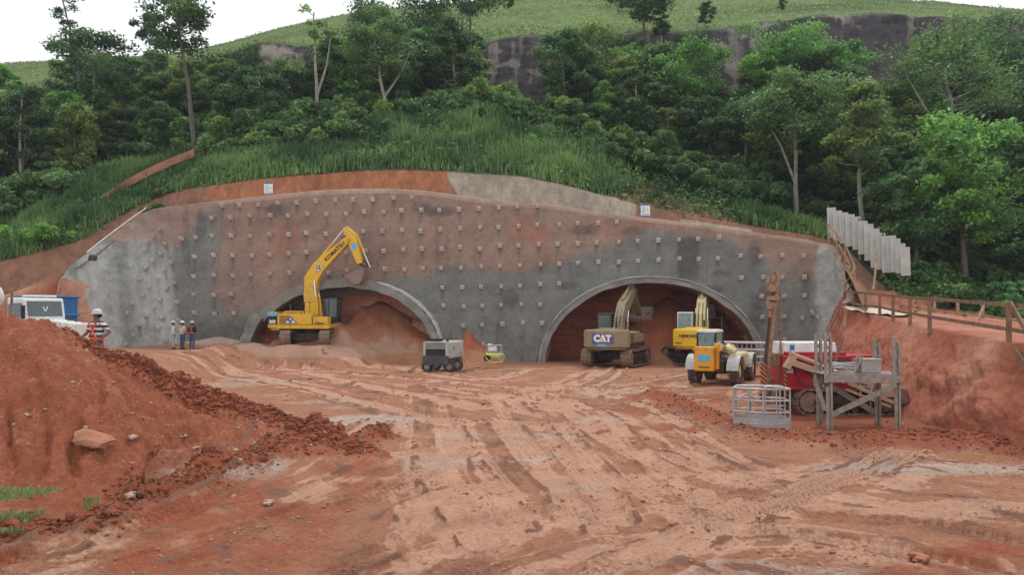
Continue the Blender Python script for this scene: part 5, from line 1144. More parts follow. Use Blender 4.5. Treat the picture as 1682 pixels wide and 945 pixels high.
q = MB(); q.box((-2.25, -.78, 4.05), (.26, .34, .26)); q.box((-2.25, -.8, 3.72), (.32, .36, .14)); q.cyl((-2.2, -.78, 4.2), (-2.2, -.78, 4.45), .1, n=12); q.cyl((-2.38, -.78, 4.15), (-2.38, -.78, 4.4), .07, n=10); q.cyl((-2.3, -.78, 3.35), (-2.3, -.78, 3.65), .13, n=12); q.cyl((-2.33, -.78, 3.1), (-2.3, -.78, 3.4), .08, n=12); q.build('rotary_head', M['rust'], rg, bevel=.02)
q = MB(); q.cyl((-2.66, -.82, .5), (-2.34, -.8, 3.3), .035, n=8); q.build('drill_rod', M['dark_steel'], rg)
q = MB(); q.tube([(-2.0, -.6, 4.5), (-1.9, -.62, 3.4), (-1.95, -.6, 2.2), (-2.05, -.7, 1.2)], .022, 6); q.tube([(-2.06, -.5, 4.3), (-1.96, -.52, 3.0), (-1.9, -.6, 1.9), (-1.6, -.7, 1.5)], .022, 6); q.build('hose', M['rust'], rg)
q = MB(); q.beam((-2.35, -.7, 1.2), (-2.45, -.4, .35), .26, .34); q.box((-2.5, -.65, .42), (.5, .55, .16)); q.box((-2.2, -.5, 1.75), (.4, .3, .4)); q.build('mast_foot', M['rust'], rg, bevel=.02)
q = MB(); q.box((-2.62, -.98, 1.18), (.16, .1, .95)); q.build('hazard_guard', M['hazard'], rg); q = MB(); q.box((-1.95, -1.05, 1.0), (.09, .06, .95)); q.build('hazard_guard', M['hazard'], rg)
M['beam_beige'] = mat('muddy_beam_paint', (.46, .30, .21), .75, dirt=.4, dcol=(.36, .2, .14))
q = MB(); q.beam((-1.85, -1.15, 1.72), (-.1, -1.15, 1.12), .16, .20); q.beam((-1.95, -1.1, 1.5), (-1.7, -1.1, 1.9), .25, .2); q.build('swing_arm', M['beam_beige'], rg, bevel=.02)
hyd(rg, (-1.75, -1.15, 1.95), (-.35, -1.15, 1.42), .07, M['beam_beige'])
q = MB(); q.beam((.0, -1.1, 1.05), (1.6, -1.15, .35), .1, .12); q.beam((.1, -.9, 1.2), (1.5, -.95, .8), .08, .1); q.beam((-.1, -1.2, .85), (1.3, -1.2, .30), .12, .08); q.box((1.35, -.9, .75), (.5, .4, .3)); q.beam((.4, -1.1, .3), (.4, -1.1, 1.0), .05); q.beam((.7, -1.1, .25), (.75, -1.1, .95), .05); q.build('rear_linkage', M['beam_beige'], rg, bevel=.01)
q = MB(); q.box((1.75, -.4, .62), (.35, 1.3, .5)); q.tube([(1.6, -.9, .9), (1.9, -1.0, .8), (2.0, -.95, .45), (1.8, -.9, .3)], .06, 8); q.build('winch', M['steel_track'], rg, bevel=.03)

# ------------------------------------------------------------------ loose basket, timber platform
bs_ = thing('man_basket', P(1250, 701, 23.3), 0, 'empty grey tubular man basket standing on the red mud, left of the timber platform', 'basket')
cage(bs_, [(-.74, .15), (-.42, -.22), (-.05, -.38), (.74, -.30), (.74, .55), (-.5, .75)], 0, 1.10, M['galv'], 'frame', 3, .026, .26, .36)
q = MB(); 
for s in (0, 1): q.tube([(-.42 + .04, -.1 + .0 * s, 1.0 - .0), (-.36, .0, .95), (-.30, .02, .6), (-.38, .0, .3)], .03, 8)
q.tube([(-.4 + .26 * math.cos(a), -.05, .66 + .26 * math.sin(a)) for a in np.linspace(0, 6.28, 18)], .022, 6)
for z in (.42, .62, .84): q.tube([(0, -.2, z + .1), (.12, -.2, z), (.4, -.2, z - .02), (.6, -.18, z)], .02, 6)
q.build('inner_guard', M['galv'], bs_, smooth=True)
q = MB(); q.tube([(-.02, -.36, 1.1), (0, -.36, 1.16), (.12, -.37, 1.18), (.5, -.34, 1.14), (.6, -.32, 1.1)], .03, 8); q.build('grab_handle', M['galv'], bs_, smooth=True)
sf = thing('timber_platform', P(1408, 702, 23.2), R(-3), 'grey weathered timber platform on tall posts in front of the drilling rig', 'platform')
def ladder_post(x, y, h, lean=0):
    q = MB()
    q.box((x + .07, y, h / 2 - .1), (.06, .13, h + .2)); q.box((x - .07, y, 1.35 + (h - 1.45) / 2 + .1), (.06, .13, h - 1.15)); q.box((x - .02, y, .55), (.09, .05, 1.3))
    for z in np.arange(1.7, h, .3): q.box((x, y, z), (.1, .05, .09))
    q.build('post', M['wood_grey'], sf, bevel=.006)
ladder_post(-.95, -.45, 2.58); ladder_post(.93, -.45, 2.45); ladder_post(-.9, .55, 2.5, .0); ladder_post(.78, .55, 2.4)
q = MB(); q.box((0, -.52, 1.42), (2.05, .05, .2)); q.box((0, .62, 1.42), (2.05, .05, .2))
for i in range(7): q.box((random.uniform(-.03, .03), -.42 + .165 * i, 1.545), (2.15, .15, .035), (0, 0, random.uniform(-.01, .01)))
q.build('deck', M['wood_grey'], sf, bevel=.005)
q = MB(); q.beam((-.9, -.56, .42), (.9, -.56, 1.28), .04, .15); q.beam((.75, .66, .35), (-.85, .66, 1.3), .04, .15); q.beam((-1.02, -.4, .5), (-1.02, .5, 1.3), .12, .04); q.build('brace', M['wood_grey'], sf)
q = MB(); q.beam((-.62, .3, 1.5), (-.28, .2, 2.62), .2, .06); q.build('leaning_plank', M['wood_brown'], sf)
def rest_on(name, mb_, m_, lab, cat, grp=None, **k): o = mb_.build(name, M[m_], None, **k); return tag(o, lab, cat, grp)
fb = Vector(sf.location)
q = MB(); q.box((fb.x + .30, fb.y - .05, fb.z + 1.76), (.54, .5, .38), taper=1.06); q.box((fb.x + .30, fb.y - .05, fb.z + 1.955), (.62, .58, .03)); rest_on('crate', q, 'bin', 'square grey crate standing on the timber platform deck', 'crate', bevel=.015)
q = MB(); random.seed(5)
for i in range(11): a = random.uniform(-.25, .25); x = fb.x - .5 + random.uniform(-.1, .1); z = fb.z + 1.61 + .045 * (i // 3); y = fb.y - .3 + .09 * i % .5; q.cyl((x - .32, y, z + random.uniform(0, .15)), (x + .32, y + a, z + random.uniform(0, .1)), .022, n=7)
rest_on('pipe_pile', q, 'galv', 'pile of short grey pipes lying on the timber platform deck', 'pipes')
q = MB(); q.cyl((fb.x - .2, fb.y - .35, fb.z + 1.62), (fb.x + .05, fb.y - .3, fb.z + 2.05), .03, n=8); q.beam((fb.x - .1, fb.y - .2, fb.z + 1.62), (fb.x + .0, fb.y - .15, fb.z + 2.08), .06, .1); rest_on('prop_bar', q, 'wood_grey', 'short slanted bar propped up on the timber platform beside the crate', 'bar')

# ------------------------------------------------------------------ compressor, generator
cm = thing('air_compressor', P(716, 612, 42.6), R(-15), 'grey boxy towed air compressor with dark louvred front, standing in the yard centre', 'compressor')
q = MB(); q.box((0, 1.3, 1.15), (1.36, 2.6, .9)); 
cb2 = q.build('housing', M['grey'], cm, bevel=.05)
q = MB(); q.box((-.62, -.03, 1.15), (.12, .12, .92)); q.box((.62, -.03, 1.15), (.12, .12, .92)); q.box((0, -.03, 1.58), (1.3, .12, .08))
for z in (1.27, 1.37, 1.47): q.box((0, -.05, z), (1.12, .09, .045), (.3, 0, 0))
q.build('louvre', M['grey'], cm, bevel=.01)
q = MB(); q.box((0, -.012, 1.15), (1.14, .02, .86)); q.build('grille', M['black'], cm)
q = MB(); q.box((0, -.06, .62), (1.46, .16, .52)); q.box((0, 1.3, .56), (1.2, 2.5, .2)); q.build('skirt', M['navy'], cm, bevel=.03)
q = MB(); q.box((.69, .7, 1.15), (.02, .85, .72)); q.box((.69, 1.75, 1.15), (.02, 1.0, .72)); o = q.build('side_door', M['grey'], cm, bevel=.01)
q = MB(); q.box((.71, .75, 1.25), (.02, .05, .25)); q.build('handle', M['black'], o)
q = MB(); q.tube([(.25, 1.2, 1.6), (.25, 1.2, 1.72), (.25, 1.05, 1.76), (.25, .9, 1.72), (.25, .9, 1.6)], .03, 8); q.build('lifting_ring', M['dark_steel'], cm); q = MB(); q.box((-.25, .8, 1.68), (.5, .6, .16)); q.build('exhaust_box', M['black'], cm, bevel=.03); q = MB(); q.cyl((.55, .3, 1.6), (.55, .3, 1.72), .06); q.build('exhaust_cap', M['black'], cm)
for x, y in ((-.62, .35), (.62, .35), (-.62, 1.7), (.62, 1.7)): wheel(cm, x, y, .30, .18, 'galv')
q = MB(); q.beam((0, 0, .45), (0, -.5, .12), .08); q.build('drawbar', M['dark_steel'], cm)
gn = thing('generator', P(812, 597, 45.5), R(-8), 'small silvery generator frame with a yellow hose hung over it, before the wall', 'generator')
q = MB()
for x in (-.45, .35):
    for y in (0, .6): q.cyl((x, y, 0), (x, y, 1.0), .03, n=6)
for z in (.25, .62, 1.0): q.box((-.05, .3, z), (.86, .64, .035))
q.build('frame', M['galv'], gn)
q = MB(); q.box((-.12, .25, .82), (.5, .45, .3)); q.box((.0, .25, .45), (.55, .4, .3)); q.box((-.3, .2, 1.02), (.22, .3, .12)); q.build('housing', M['white'], gn, bevel=.03)
q = MB(); q.cyl((-.42, -.03, .3), (-.42, .1, .3), .2, n=12); q.build('wheel', M['black'], gn)
q = MB()
for i in range(4): q.tube([(-.45, -.12 - .02 * i, .55 - .02 * i), (0, -.15, .52 - .03 * i), (.5, -.12, .55 - .02 * i), (.6, -.1, .35), (.45, -.14, .10), (0, -.15, .04), (-.3, -.14, .12), (-.5, -.12, .36), (-.45, -.12, .55)][:(9 if i == 0 else 3)], .028, 7)
o = q.build('yellow_hose', M['hose'], None, smooth=True); o.location = gn.location; o.rotation_euler = gn.rotation_euler; tag(o, 'bright yellow hose looped over the small generator', 'hose')

# ------------------------------------------------------------------ truck, tank, containers on the left
TB = P(66, 508, 36); TB.z = 1.38
tk = thing('truck', TB, R(-28), 'white short-nosed truck mostly hidden behind the spoil heap', 'truck'); tk.scale = (.84, .84, .84)
q = MB(); q.prism([(-1.1, .9), (.45, .9), (.5, 1.95), (.28, 2.98), (-1.05, 3.02), (-1.1, 2.9)], -1.1, 1.1); cabt = q.build('cab', M['white'], tk, bevel=.07)
q = MB(); q.prism([(.45, .85), (1.5, .85), (1.55, 1.5), (1.35, 1.72), (.5, 1.86)], -.95, .95); q.build('bonnet', M['white'], tk, bevel=.08)
q = MB(); q.box((-.15, -1.1, 2.36), (.74, .02, .72)); q.box((-.82, -1.1, 2.36), (.38, .02, .6)); q.box((.425, 0, 2.42), (.012, 1.86, .82), (0, R(-12), 0)); q.box((-1.1, 0, 2.4), (.02, 1.4, .5)); wn = q.build('window', M['glass'], tk)
text('V', .5, M['ink_white'], tk, (.45, .0, 2.35), (R(90), 0, R(90)), 'marking')  # letter reflected in the windscreen, painted on as solid white lettering
q = MB(); q.beam((.62, -1.28, 1.9), (.62, -1.28, 2.6), .06, .2); q.beam((.35, -1.1, 2.55), (.62, -1.28, 2.55), .03); q.build('mirror', M['black'], tk)
for x in (1.0,):
    for y in (-.9, .9): wheel(tk, x, y, .5, .3, 'white')
for y in (-.9, .9): wheel(tk, -3.4, y, .5, .4, 'white')
q = MB(); q.box((-2.0, 0, .8), (5.4, .9, .25)); q.build('chassis', M['dark_steel'], tk); q = MB(); q.box((-.4, .2, 3.1), (.7, 1.5, .1)); q.build('roof_vent', M['white'], tk, bevel=.04)
q = MB(); b0 = P(76, 508, 40); z = .0
vs = [(-1.1, -.9), (1.1, -.9), (1.1, .9), (-1.1, .9)]
q.m = Matrix.Translation((b0.x, b0.y, 0)) @ Matrix.Rotation(R(-12), 4, 'Z'); q.plan([(x * .93, y * .93) for x, y in vs], .5, 4.0, 1.06); 
for zz in (4.0, 3.1, 2.2): q.box((0, 0, zz), (2.3, 1.95, .09))
tkb = q.build('body', M['blue'], None, bevel=.03)
bt = thing('water_tank', (b0.x, b0.y, .4), 0, 'tall open-topped blue tank with white letters, standing behind the white truck', 'tank'); par(tkb, bt)
o = text('RO', .75, M['ink_white'], bt, (0, 0, 0), (0, 0, 0)); o.location = (.48, -1.12, 3.0); o.rotation_euler = (R(90), 0, R(-12))
wb = P(112, 508, 31); wcn = thing('water_container', (wb.x, wb.y, .55), R(-14), 'row of ribbed white plastic water containers behind the spoil heap, below the truck cab', 'containers')
for i in range(4):
    q = MB(); q.box((-.48 + .325 * i, 0, 1.28 - .04 * i), (.285, .8, 2.3)); q.build('section', M['plastic'], wcn, bevel=.05)
q = MB(); q.box((0, 0, .15), (1.35, .85, .1)); q.box((0, -.41, 2.0), (1.33, .02, .03)); q.build('strap', M['galv'], wcn)
q = MB(); c0 = P(-30, 487, 33); q.cyl((c0.x - 1.6, c0.y + .2, c0.z), (c0.x + .75, c0.y - .35, c0.z), .47, n=28); q.cyl((c0.x + .75, c0.y - .35, c0.z), (c0.x + .90, c0.y - .385, c0.z), .47, .26, n=28)
st_ = thing('storage_tank', (c0.x, c0.y, .5), 0, 'rounded end of a white cylindrical tank at the far left edge', 'tank'); o = q.build('shell', M['white'], None, smooth=True); par(o, st_)
q = MB(); q.box((c0.x - 1, c0.y, 1.7), (.1, .1, 2.6)); q.box((c0.x + .4, c0.y - .2, 1.7), (.1, .1, 2.6)); o = q.build('leg', M['dark_steel'], None); par(o, st_)
pp_ = P(19, 508, 32.5); q = MB(); q.cyl((pp_.x, pp_.y, .4), (pp_.x, pp_.y, 4.1), .06, .05, n=8); q.cyl((pp_.x, pp_.y, 4.1), (pp_.x - .12, pp_.y, 4.35), .05, n=8); rest_on('post', q, 'wood_brown', 'thin dark post standing between the white tank end and the truck', 'post')

# ------------------------------------------------------------------ signs, white pipe, fences, railings
def sign(px_, py_, D, lab, rz):
    b = P(px_, py_, D); z = gz_h(px_, D); t = thing('warning_sign', (b.x, b.y, b.z - .46), rz, lab, 'sign', 'warning signs above the tunnels')
    q = MB(); q.box((0, 0, .46), (.62, .03, .86)); bd = q.build('board', M['sign_white'], t)
    q = MB(); q.box((0, -.02, .82), (.60, .012, .13)); q.box((0, -.02, .07), (.60, .012, .06)); q.build('band', M['blue_sign'], t)
    q = MB(); q.prism([(.02, .40), (.26, .40), (.14, .64)], -.03, -.02); q.build('triangle', M['sign_yellow'], t)
    text('CUIDADO', .10, M['ink_white'], t, (0, -.03, .82), RX, ext=.002) if False else None
    q = MB()
    for k_ in range(5): q.box((-.12 + .02 * (k_ % 2), -.02, .62 - .075 * k_), (.24 - .05 * (k_ % 2), .01, .022))
    q.box((0, -.02, .2), (.46, .01, .03)); q.build('lines', M['blue_sign'], t)
    q = MB(); q.box((-.2, .03, .0), (.05, .04, 1.4)); q.box((.2, .03, .0), (.05, .04, 1.4)); q.build('post', M['wood_brown'], t)
def gz_h(p, D): return hill_at(p, D).z
sign(441, 309, 55.6, 'small blue and white warning sign on the orange cut above the left end of the wall', R(-4)); sign(1060, 345, 53.4, 'small blue and white warning sign above the right tunnel', R(3))
q = MB(); pts = [P(146, 418, 51.6), P(180, 391, 53.4), P(212, 367, 54.9), P(243, 345, 56.2)]; q.tube([Vector(p) + Vector((0, -.25, .12)) for p in pts], .04, 8); rest_on('pipe', q, 'plastic', 'long thin white pipe lying up the upper edge of the left wall wing', 'pipe', smooth=True)
q = MB(); pb = P(150, 421, 51.2); q.box((pb.x + .2, pb.y - .2, pb.z - .1), (.5, .4, .35), (.2, .1, .3), .8); rest_on('dark_hole_box', q, 'dark_steel', 'dark rough box standing for a hole at the lower end of the white pipe', 'hole', bevel=.05)  # solid dark box added where there is only a dark hole
# white sheet fence
fx = [1361, 1371, 1381, 1391, 1402, 1412, 1422, 1432, 1441, 1451, 1459, 1466, 1474, 1482]; ft = [341, 346, 349, 352, 356, 363, 368, 376, 383, 388, 387, 392, 400, 406]; fbm_ = [388, 393, 397, 402, 407, 415, 425, 437, 440, 445, 440, 444, 446, 450]
f0 = P(1365, 390, 51.8); wf = thing('sheet_fence', (f0.x, f0.y, f0.z), 0, 'stepped white sheet fence climbing the slope right of the nail wall', 'fence')
for i, (a, t_, b_) in enumerate(zip(fx, ft, fbm_)):
    D = 52 - 6.5 * i / 13; T1 = P(a + 5, t_, D); B1 = P(a + 5, b_ + 3, D); wd = 14 * D / F
    q = MB(); q.box((T1.x - f0.x, T1.y - f0.y, (T1.z + B1.z) / 2 - f0.z), (wd, .03, T1.z - B1.z), (0, random.uniform(-.02, .03), R(-28)))
    for k_ in (-.3, 0, .3): q.box((T1.x - f0.x + k_ * wd * .8, T1.y - f0.y - .025 - k_ * wd * .8 * math.tan(R(28)), (T1.z + B1.z) / 2 - f0.z), (.03, .02, T1.z - B1.z - .02), (0, 0, R(-28)))
    q.build('panel', M['panel'], wf)
for i in (0, 5, 9): D = 52 - 6.5 * i / 13 + .15; T1 = P(fx[i], ft[i] - 2, D); q = MB(); q.box((T1.x - f0.x, T1.y - f0.y + .05, T1.z - f0.z - 1.2), (.09, .09, 2.6)); q.build('post', M['wood_brown'], wf)
def railing(lab, posts, rails, m_, pw=.09, over=0, extra=()):
    o0 = P(*posts[0][:1], posts[0][2], posts[0][3]); t = thing('timber_railing', o0, 0, lab, 'railing', None); tops = []
    for p_, yt, yb, D in posts:
        a = P(p_, yt, D) - o0; b = P(p_, yb, D) - o0; b.z -= .3; tops.append((a, b)); q = MB(); q.beam(b, a, pw, pw); q.build('post', M[m_], t)
    for fr in rails:
        q = MB()
        for (a, b), (c, d) in zip(tops[:-1], tops[1:]): q.beam(a.lerp(b, fr) + Vector((0, -.06, 0)), c.lerp(d, fr) + Vector((0, -.06, 0)), .035, .11)
        q.build('rail', M[m_], t)
    for e in extra: q = MB(); q.beam(P(*e[0]) - o0, P(*e[1]) - o0, .06, .13); q.build('brace', M[m_], t)
    return t
railing('brown timber railing along the near edge of the red earth bank', [(1387, 479, 502, 45), (1403, 478, 510, 42), (1422, 480, 515, 38.5), (1445, 482, 516, 35.3), (1467, 484, 524, 32.5), (1495, 487, 530, 30), (1527, 488, 539, 27.3), (1657, 497, 568, 21.2), (1760, 505, 590, 18.5)], [.05, .5], 'wood_brown', .10,
        extra=[((1660, 498, 21), (1700, 570, 19.5)), ((1664, 570, 21), (1712, 640, 19))])
railing('paler timber railing along the far side of the walkway on the bank', [(1480, 486, 512, 44), (1509, 487, 520, 43), (1535, 489, 527, 42), (1573, 492, 531, 40), (1614, 495, 538, 38), (1655, 499, 546, 36), (1720, 504, 560, 34)], [.06, .45], 'wood', .11, extra=[((1600, 537, 36.5), (1617, 503, 37.5))])
railing('timber handrail climbing the red slope beside the white sheet fence', [(1361, 368, 392, 50.4), (1374, 383, 408, 49.4), (1388, 402, 432, 48.2), (1401, 430, 462, 47.2), (1404, 440, 468, 46.4), (1388, 466, 492, 45.4)], [.05, .5], 'wood', .07)
q = MB(); a = P(1440, 410, 45.5); b = P(1436, 475, 45); q.beam(b, a, .1); a = P(1438, 440, 45.5); b = P(1434, 476, 44.6); q.beam(b, a, .06); rest_on('leaning_pole', q, 'wood', 'brown pole standing at the lower end of the white sheet fence', 'pole')
q = MB(); q.beam(P(1352, 556, 44.8), P(1374, 504, 45.2), .12, .08); q.beam(P(1357, 553, 44.6), P(1377, 508, 45), .1, .08); rest_on('leaning_planks', q, 'rust', 'pair of rust-brown planks leaning on the left end of the red bank', 'planks')
# earth-coloured low barrier on the left slope
q = MB(); pts = [(165, 325, 59.5), (200, 302, 60.3), (240, 280, 61), (280, 262, 61.6), (318, 247, 62)]
for (a, b) in zip(pts[:-1], pts[1:]):
    A_ = P(a[0], a[1], a[2] - 1); B_ = P(b[0], b[1], b[2] - 1); up = Vector((0, 0, .30)); n = len(q.v); off = Vector((.05, .1, 0))
    q.add([A_ - up * 1.6, B_ - up * 1.6, B_ + up * .4, A_ + up * .4, A_ - up * 1.6 + off, B_ - up * 1.6 + off, B_ + up * .4 + off, A_ + up * .4 + off], [(0, 1, 2, 3), (4, 7, 6, 5), (0, 4, 5, 1), (1, 5, 6, 2), (2, 6, 7, 3), (3, 7, 4, 0)])
M['barrier'] = mat('orange_stained_sheet', (.30, .14, .09), .85, var=.3, vscale=.8, bump=.4, bscale=3)
rest_on('silt_fence', q, 'barrier', 'low red-brown strip barrier running diagonally up the grassy slope at left', 'barrier')
# pale ground sheet on the bank
gx_, gy_ = np.meshgrid(np.linspace(0, 1, 40), np.linspace(0, 1, 14)); pa_ = [P(1384, 508, 42.5), P(1420, 517, 37.6), P(1462, 521, 34.6)]
la = np.stack([np.interp(gx_, [0, .5, 1], [p[i] for p in pa_]) for i in range(3)], -1); wdt = np.sin(gx_ * math.pi) ** .5
ga = la + gy_[..., None] * np.array([2.2, .6, .0]) * wdt[..., None]; ga[..., 2] += .10 + .10 * np.sin(gy_ * math.pi) * wdt + .06 * fbm(gx_ * 9, gy_ * 4, 501, 3); ga[..., 0] += .25 * fbm(gx_ * 5, gy_ * 3, 503, 2)
o = np_mesh('ground_sheet', ga.reshape(-1, 3), grid_faces(14, 40), M['pale_tarp']); tag(o, 'crumpled pale sheet lying on top of the bank behind the railing', 'sheet')
# planks on the ground by the compressor
def plank(a, b, m_, lab, w_=.14, grp=None): q = MB(); q.beam(a, b, w_, .05); return rest_on('plank', q, m_, lab, 'plank', grp)
def gpt(px_, py_, dz=.04):
    x, y = G(px_, py_, 0.0)
    for _ in range(4): z = gz(x, y); x, y = G(px_, py_, z)
    return Vector((x, y, gz(x, y) + dz))
plank(gpt(752, 611), gpt(788, 604), 'wood', 'pale plank lying on the ground right of the compressor'); plank(gpt(758, 613), gpt(776, 610), 'wood_brown', 'short dark plank lying on the ground right of the compressor')
a_ = gpt(772, 611); plank(a_, a_ + Vector((-.55, .6, 1.05)), 'wood', 'thin plank leaning upright on the small orange mound', .05)
plank(gpt(672, 612), gpt(686, 604, .2), 'wood_brown', 'dark broken plank sticking up left of the compressor'); plank(gpt(1538, 690, .1), gpt(1560, 676, .2), 'wood', 'short pale stick lying at the foot of the red bank', .06)

# ------------------------------------------------------------------ stones and clods
def rock_mesh(r, n=2):
    import bmesh
    bm = bmesh.new(); bmesh.ops.create_icosphere(bm, subdivisions=n, radius=1)
    o = r.uniform(0, 50, 3)
    for v in bm.verts:
        p = v.co; k = 1 + .9 * float(fbm(np.array(p.x * 1.1 + o[0]), np.array(p.y * 1.1 + p.z * .9 + o[1]), 601, 3)) + .35 * float(vn(np.array(p.x * 3 + o[2]), np.array(p.z * 3 + p.y * 2), 603)); v.co = p * k
    V = np.array([v.co[:] for v in bm.verts]); Fq = np.array([[v.index for v in f.verts] for f in bm.faces]); bm.free(); return V, Fq
rr = np.random.default_rng(77)
def one_rock(px_, py_, sz, m_, lab, name='stone', grp=None, flat=.55, n=3, rz=0.0):
    V_, F_ = rock_mesh(rr, n); p = gpt(px_, py_, 0); V_ = V_ * np.array(sz); c, s = math.cos(rz), math.sin(rz); V_ = np.stack([V_[:, 0] * c - V_[:, 1] * s, V_[:, 0] * s + V_[:, 1] * c, V_[:, 2]], -1)
    o = np_mesh(name, V_, F_, M[m_], smooth=False); o.location = p + Vector((0, 0, sz[2] * .25)); tag(o, lab, 'stone', grp)
def heap_pt(px_, py_):                    # first hit of the view ray with the soil surface
    D = np.linspace(9, 60, 1500); q = P(np.full(D.shape, float(px_)), float(py_), D); z = ground_z(q[0], q[1], fine=False); k = np.argmax(q[2] < z)
    return Vector((q[0][k], q[1][k], z[k]))
def gpt2(px_, py_): return heap_pt(px_, py_)
gpt = lambda a, b, dz=.04: gpt2(a, b) + Vector((0, 0, dz))
Vk, Fk = rock_mesh(rr, 2); Vk = np.sign(Vk) * np.abs(Vk) ** .8; o = np_mesh('rock_slab', Vk * [.42, .24, .07], Fk, M['rock_slab'], smooth=False); p = gpt(153, 735); o.location = p + Vector((0, 0, .12)); o.rotation_euler = (R(24), R(9), R(-14)); tag(o, 'large flat red slab of rock lying on the face of the spoil heap', 'rock')
for a, b, s, l in [(218, 722, .10, 'pale stone just right of the flat red slab'), (213, 817, .11, 'white-yellow stone at the foot of the spoil heap'), (323, 738, .07, 'pale flat stone in the middle of the spoil heap face'), (38, 857, .08, 'pale stone in the green grass patch'), (85, 914, .09, 'pale stone in the mud at the bottom left'), (175, 880, .05, 'small white stone below the grass patch'), (440, 828, .09, 'pale flat stone in the mud right of the spoil heap'), (305, 718, .05, 'small pale stone above the middle of the spoil heap face'), (1193, 697, .05, 'small white stone behind the loose basket'), (1482, 697, .06, 'small white stone right of the timber platform'), (1506, 920, .12, 'dark damp clod in the mud at the bottom right'), (1503, 545, .05, 'x')][:11]:
    one_rock(a, b, (.75 * s * rr.uniform(1, 1.7), s, s * .55), 'rock_slab' if 'dark' in l else 'stone', l)
# loose clods (uncountable): along the ridge, the berms and scattered over the mud
base = [rock_mesh(rr, 1) for _ in range(8)]
def clods(name, xs, ys, ss, m_, lab, sink=.25):
    zs = ground_z(xs, ys); Vs = []; Fs = []; b = 0
    for x, y, z, s in zip(xs, ys, zs, ss):
        V_, F_ = base[int(rr.integers(8))]; a = rr.uniform(0, 6.28); c, n = math.cos(a), math.sin(a); k = rr.uniform(.6, 1.3, 3) * s
        v = V_ * k; v = np.stack([v[:, 0] * c - v[:, 1] * n + x, v[:, 0] * n + v[:, 1] * c + y, v[:, 2] * .8 + z + s * sink], -1); Vs.append(v); Fs.append(F_ + b); b += len(v)
    o = np_mesh(name, np.concatenate(Vs), np.concatenate(Fs), m_, smooth=False); tag(o, lab, 'soil clods', kind='stuff')
M['clod'] = mat('fresh_clods', (.225, .066, .034), .95, var=.4, vscale=1.5, bump=.5, bscale=20); M['clod_pale'] = mat('dry_clods', (.36, .175, .115), .95, var=.35, vscale=1.2, bump=.4, bscale=20)
def along(pts, n, wd, lo=0, hi=1, bias=0):
    k = rr.uniform(lo * (len(pts) - 1), hi * (len(pts) - 1) - 1e-4, n); i = k.astype(int); f = k - i; a = np.array(pts)[:, :2]; p = a[i] * (1 - f)[:, None] + a[i + 1] * f[:, None] + rr.normal(size=(n, 2)) * wd; p[:, 1] += bias; return p[:, 0], p[:, 1]
x1, y1 = along(RIDGE, 8500, .24, .36, .95, -.1); s1 = np.clip(rr.lognormal(-4.0, .62, len(x1)), .008, .13)
x2, y2 = along(BERM, 3000, .24); s2 = np.clip(rr.lognormal(-4.0, .62, len(x2)), .01, .11)
x3, y3 = along(BERM2, 2600, .6); s3 = np.clip(rr.lognormal(-4.05, .55, len(x3)), .012, .12)
clods('fresh_clods', np.r_[x1, x2, x3], np.r_[y1, y2, y3], np.r_[s1, s2, s3], M['clod'], 'dark red crumbly clods of fresh soil along the heap crest and the berms')
n = 14000; yy = 1 / rr.uniform(1 / 48, 1 / 10, n); xx = yy * rr.uniform(-.7, .72, n); k = fbm(xx * .5, yy * .5, 611, 3) + rr.normal(size=n) * .15 > .05; xx, yy = xx[k], yy[k]; ss_ = np.clip(rr.lognormal(-4.0, .5, len(xx)), .007, .07) * np.clip(yy / 18, .8, 2)
hh = ridge_h(xx, yy)[0]; kk = xx < 11.3
clods('dry_clods', xx[kk], yy[kk], ss_[kk], M['clod_pale'], 'small pale clods and pebbles strewn over the mud floor and heap', .1)

# ------------------------------------------------------------------ air
hm_ = MB(); hm_.box((0, 62, 36), (420, 380, 80)); hz_o = hm_.build('haze', None)
M['haze'] = bpy.data.materials.new('haze'); M['haze'].use_nodes = True; k_ = M['haze'].node_tree; k_.nodes.clear(); pv = k_.nodes.new('ShaderNodeVolumePrincipled'); ou = k_.nodes.new('ShaderNodeOutputMaterial')
pv.inputs['Color'].default_value = (.86, .92, 1.0, 1); pv.inputs['Density'].default_value = .00032; k_.links.new(pv.outputs[0], ou.inputs['Volume'])
hz_o.data.materials.clear(); hz_o.data.materials.append(M['haze']); tag(hz_o, 'thin pale haze in the air', 'haze', kind='stuff')

n = 800; xx, yy = along(RIDGE, n, 1.5, .2, .95, -1.8); hh = ridge_h(xx, yy)[0]; kk = (hh > .15); clods('pebbles', xx[kk], yy[kk], np.clip(rr.lognormal(-4.2, .55, kk.sum()), .007, .06), M['stone'], 'pale pebbles dotted over the face of the spoil heap', .1)
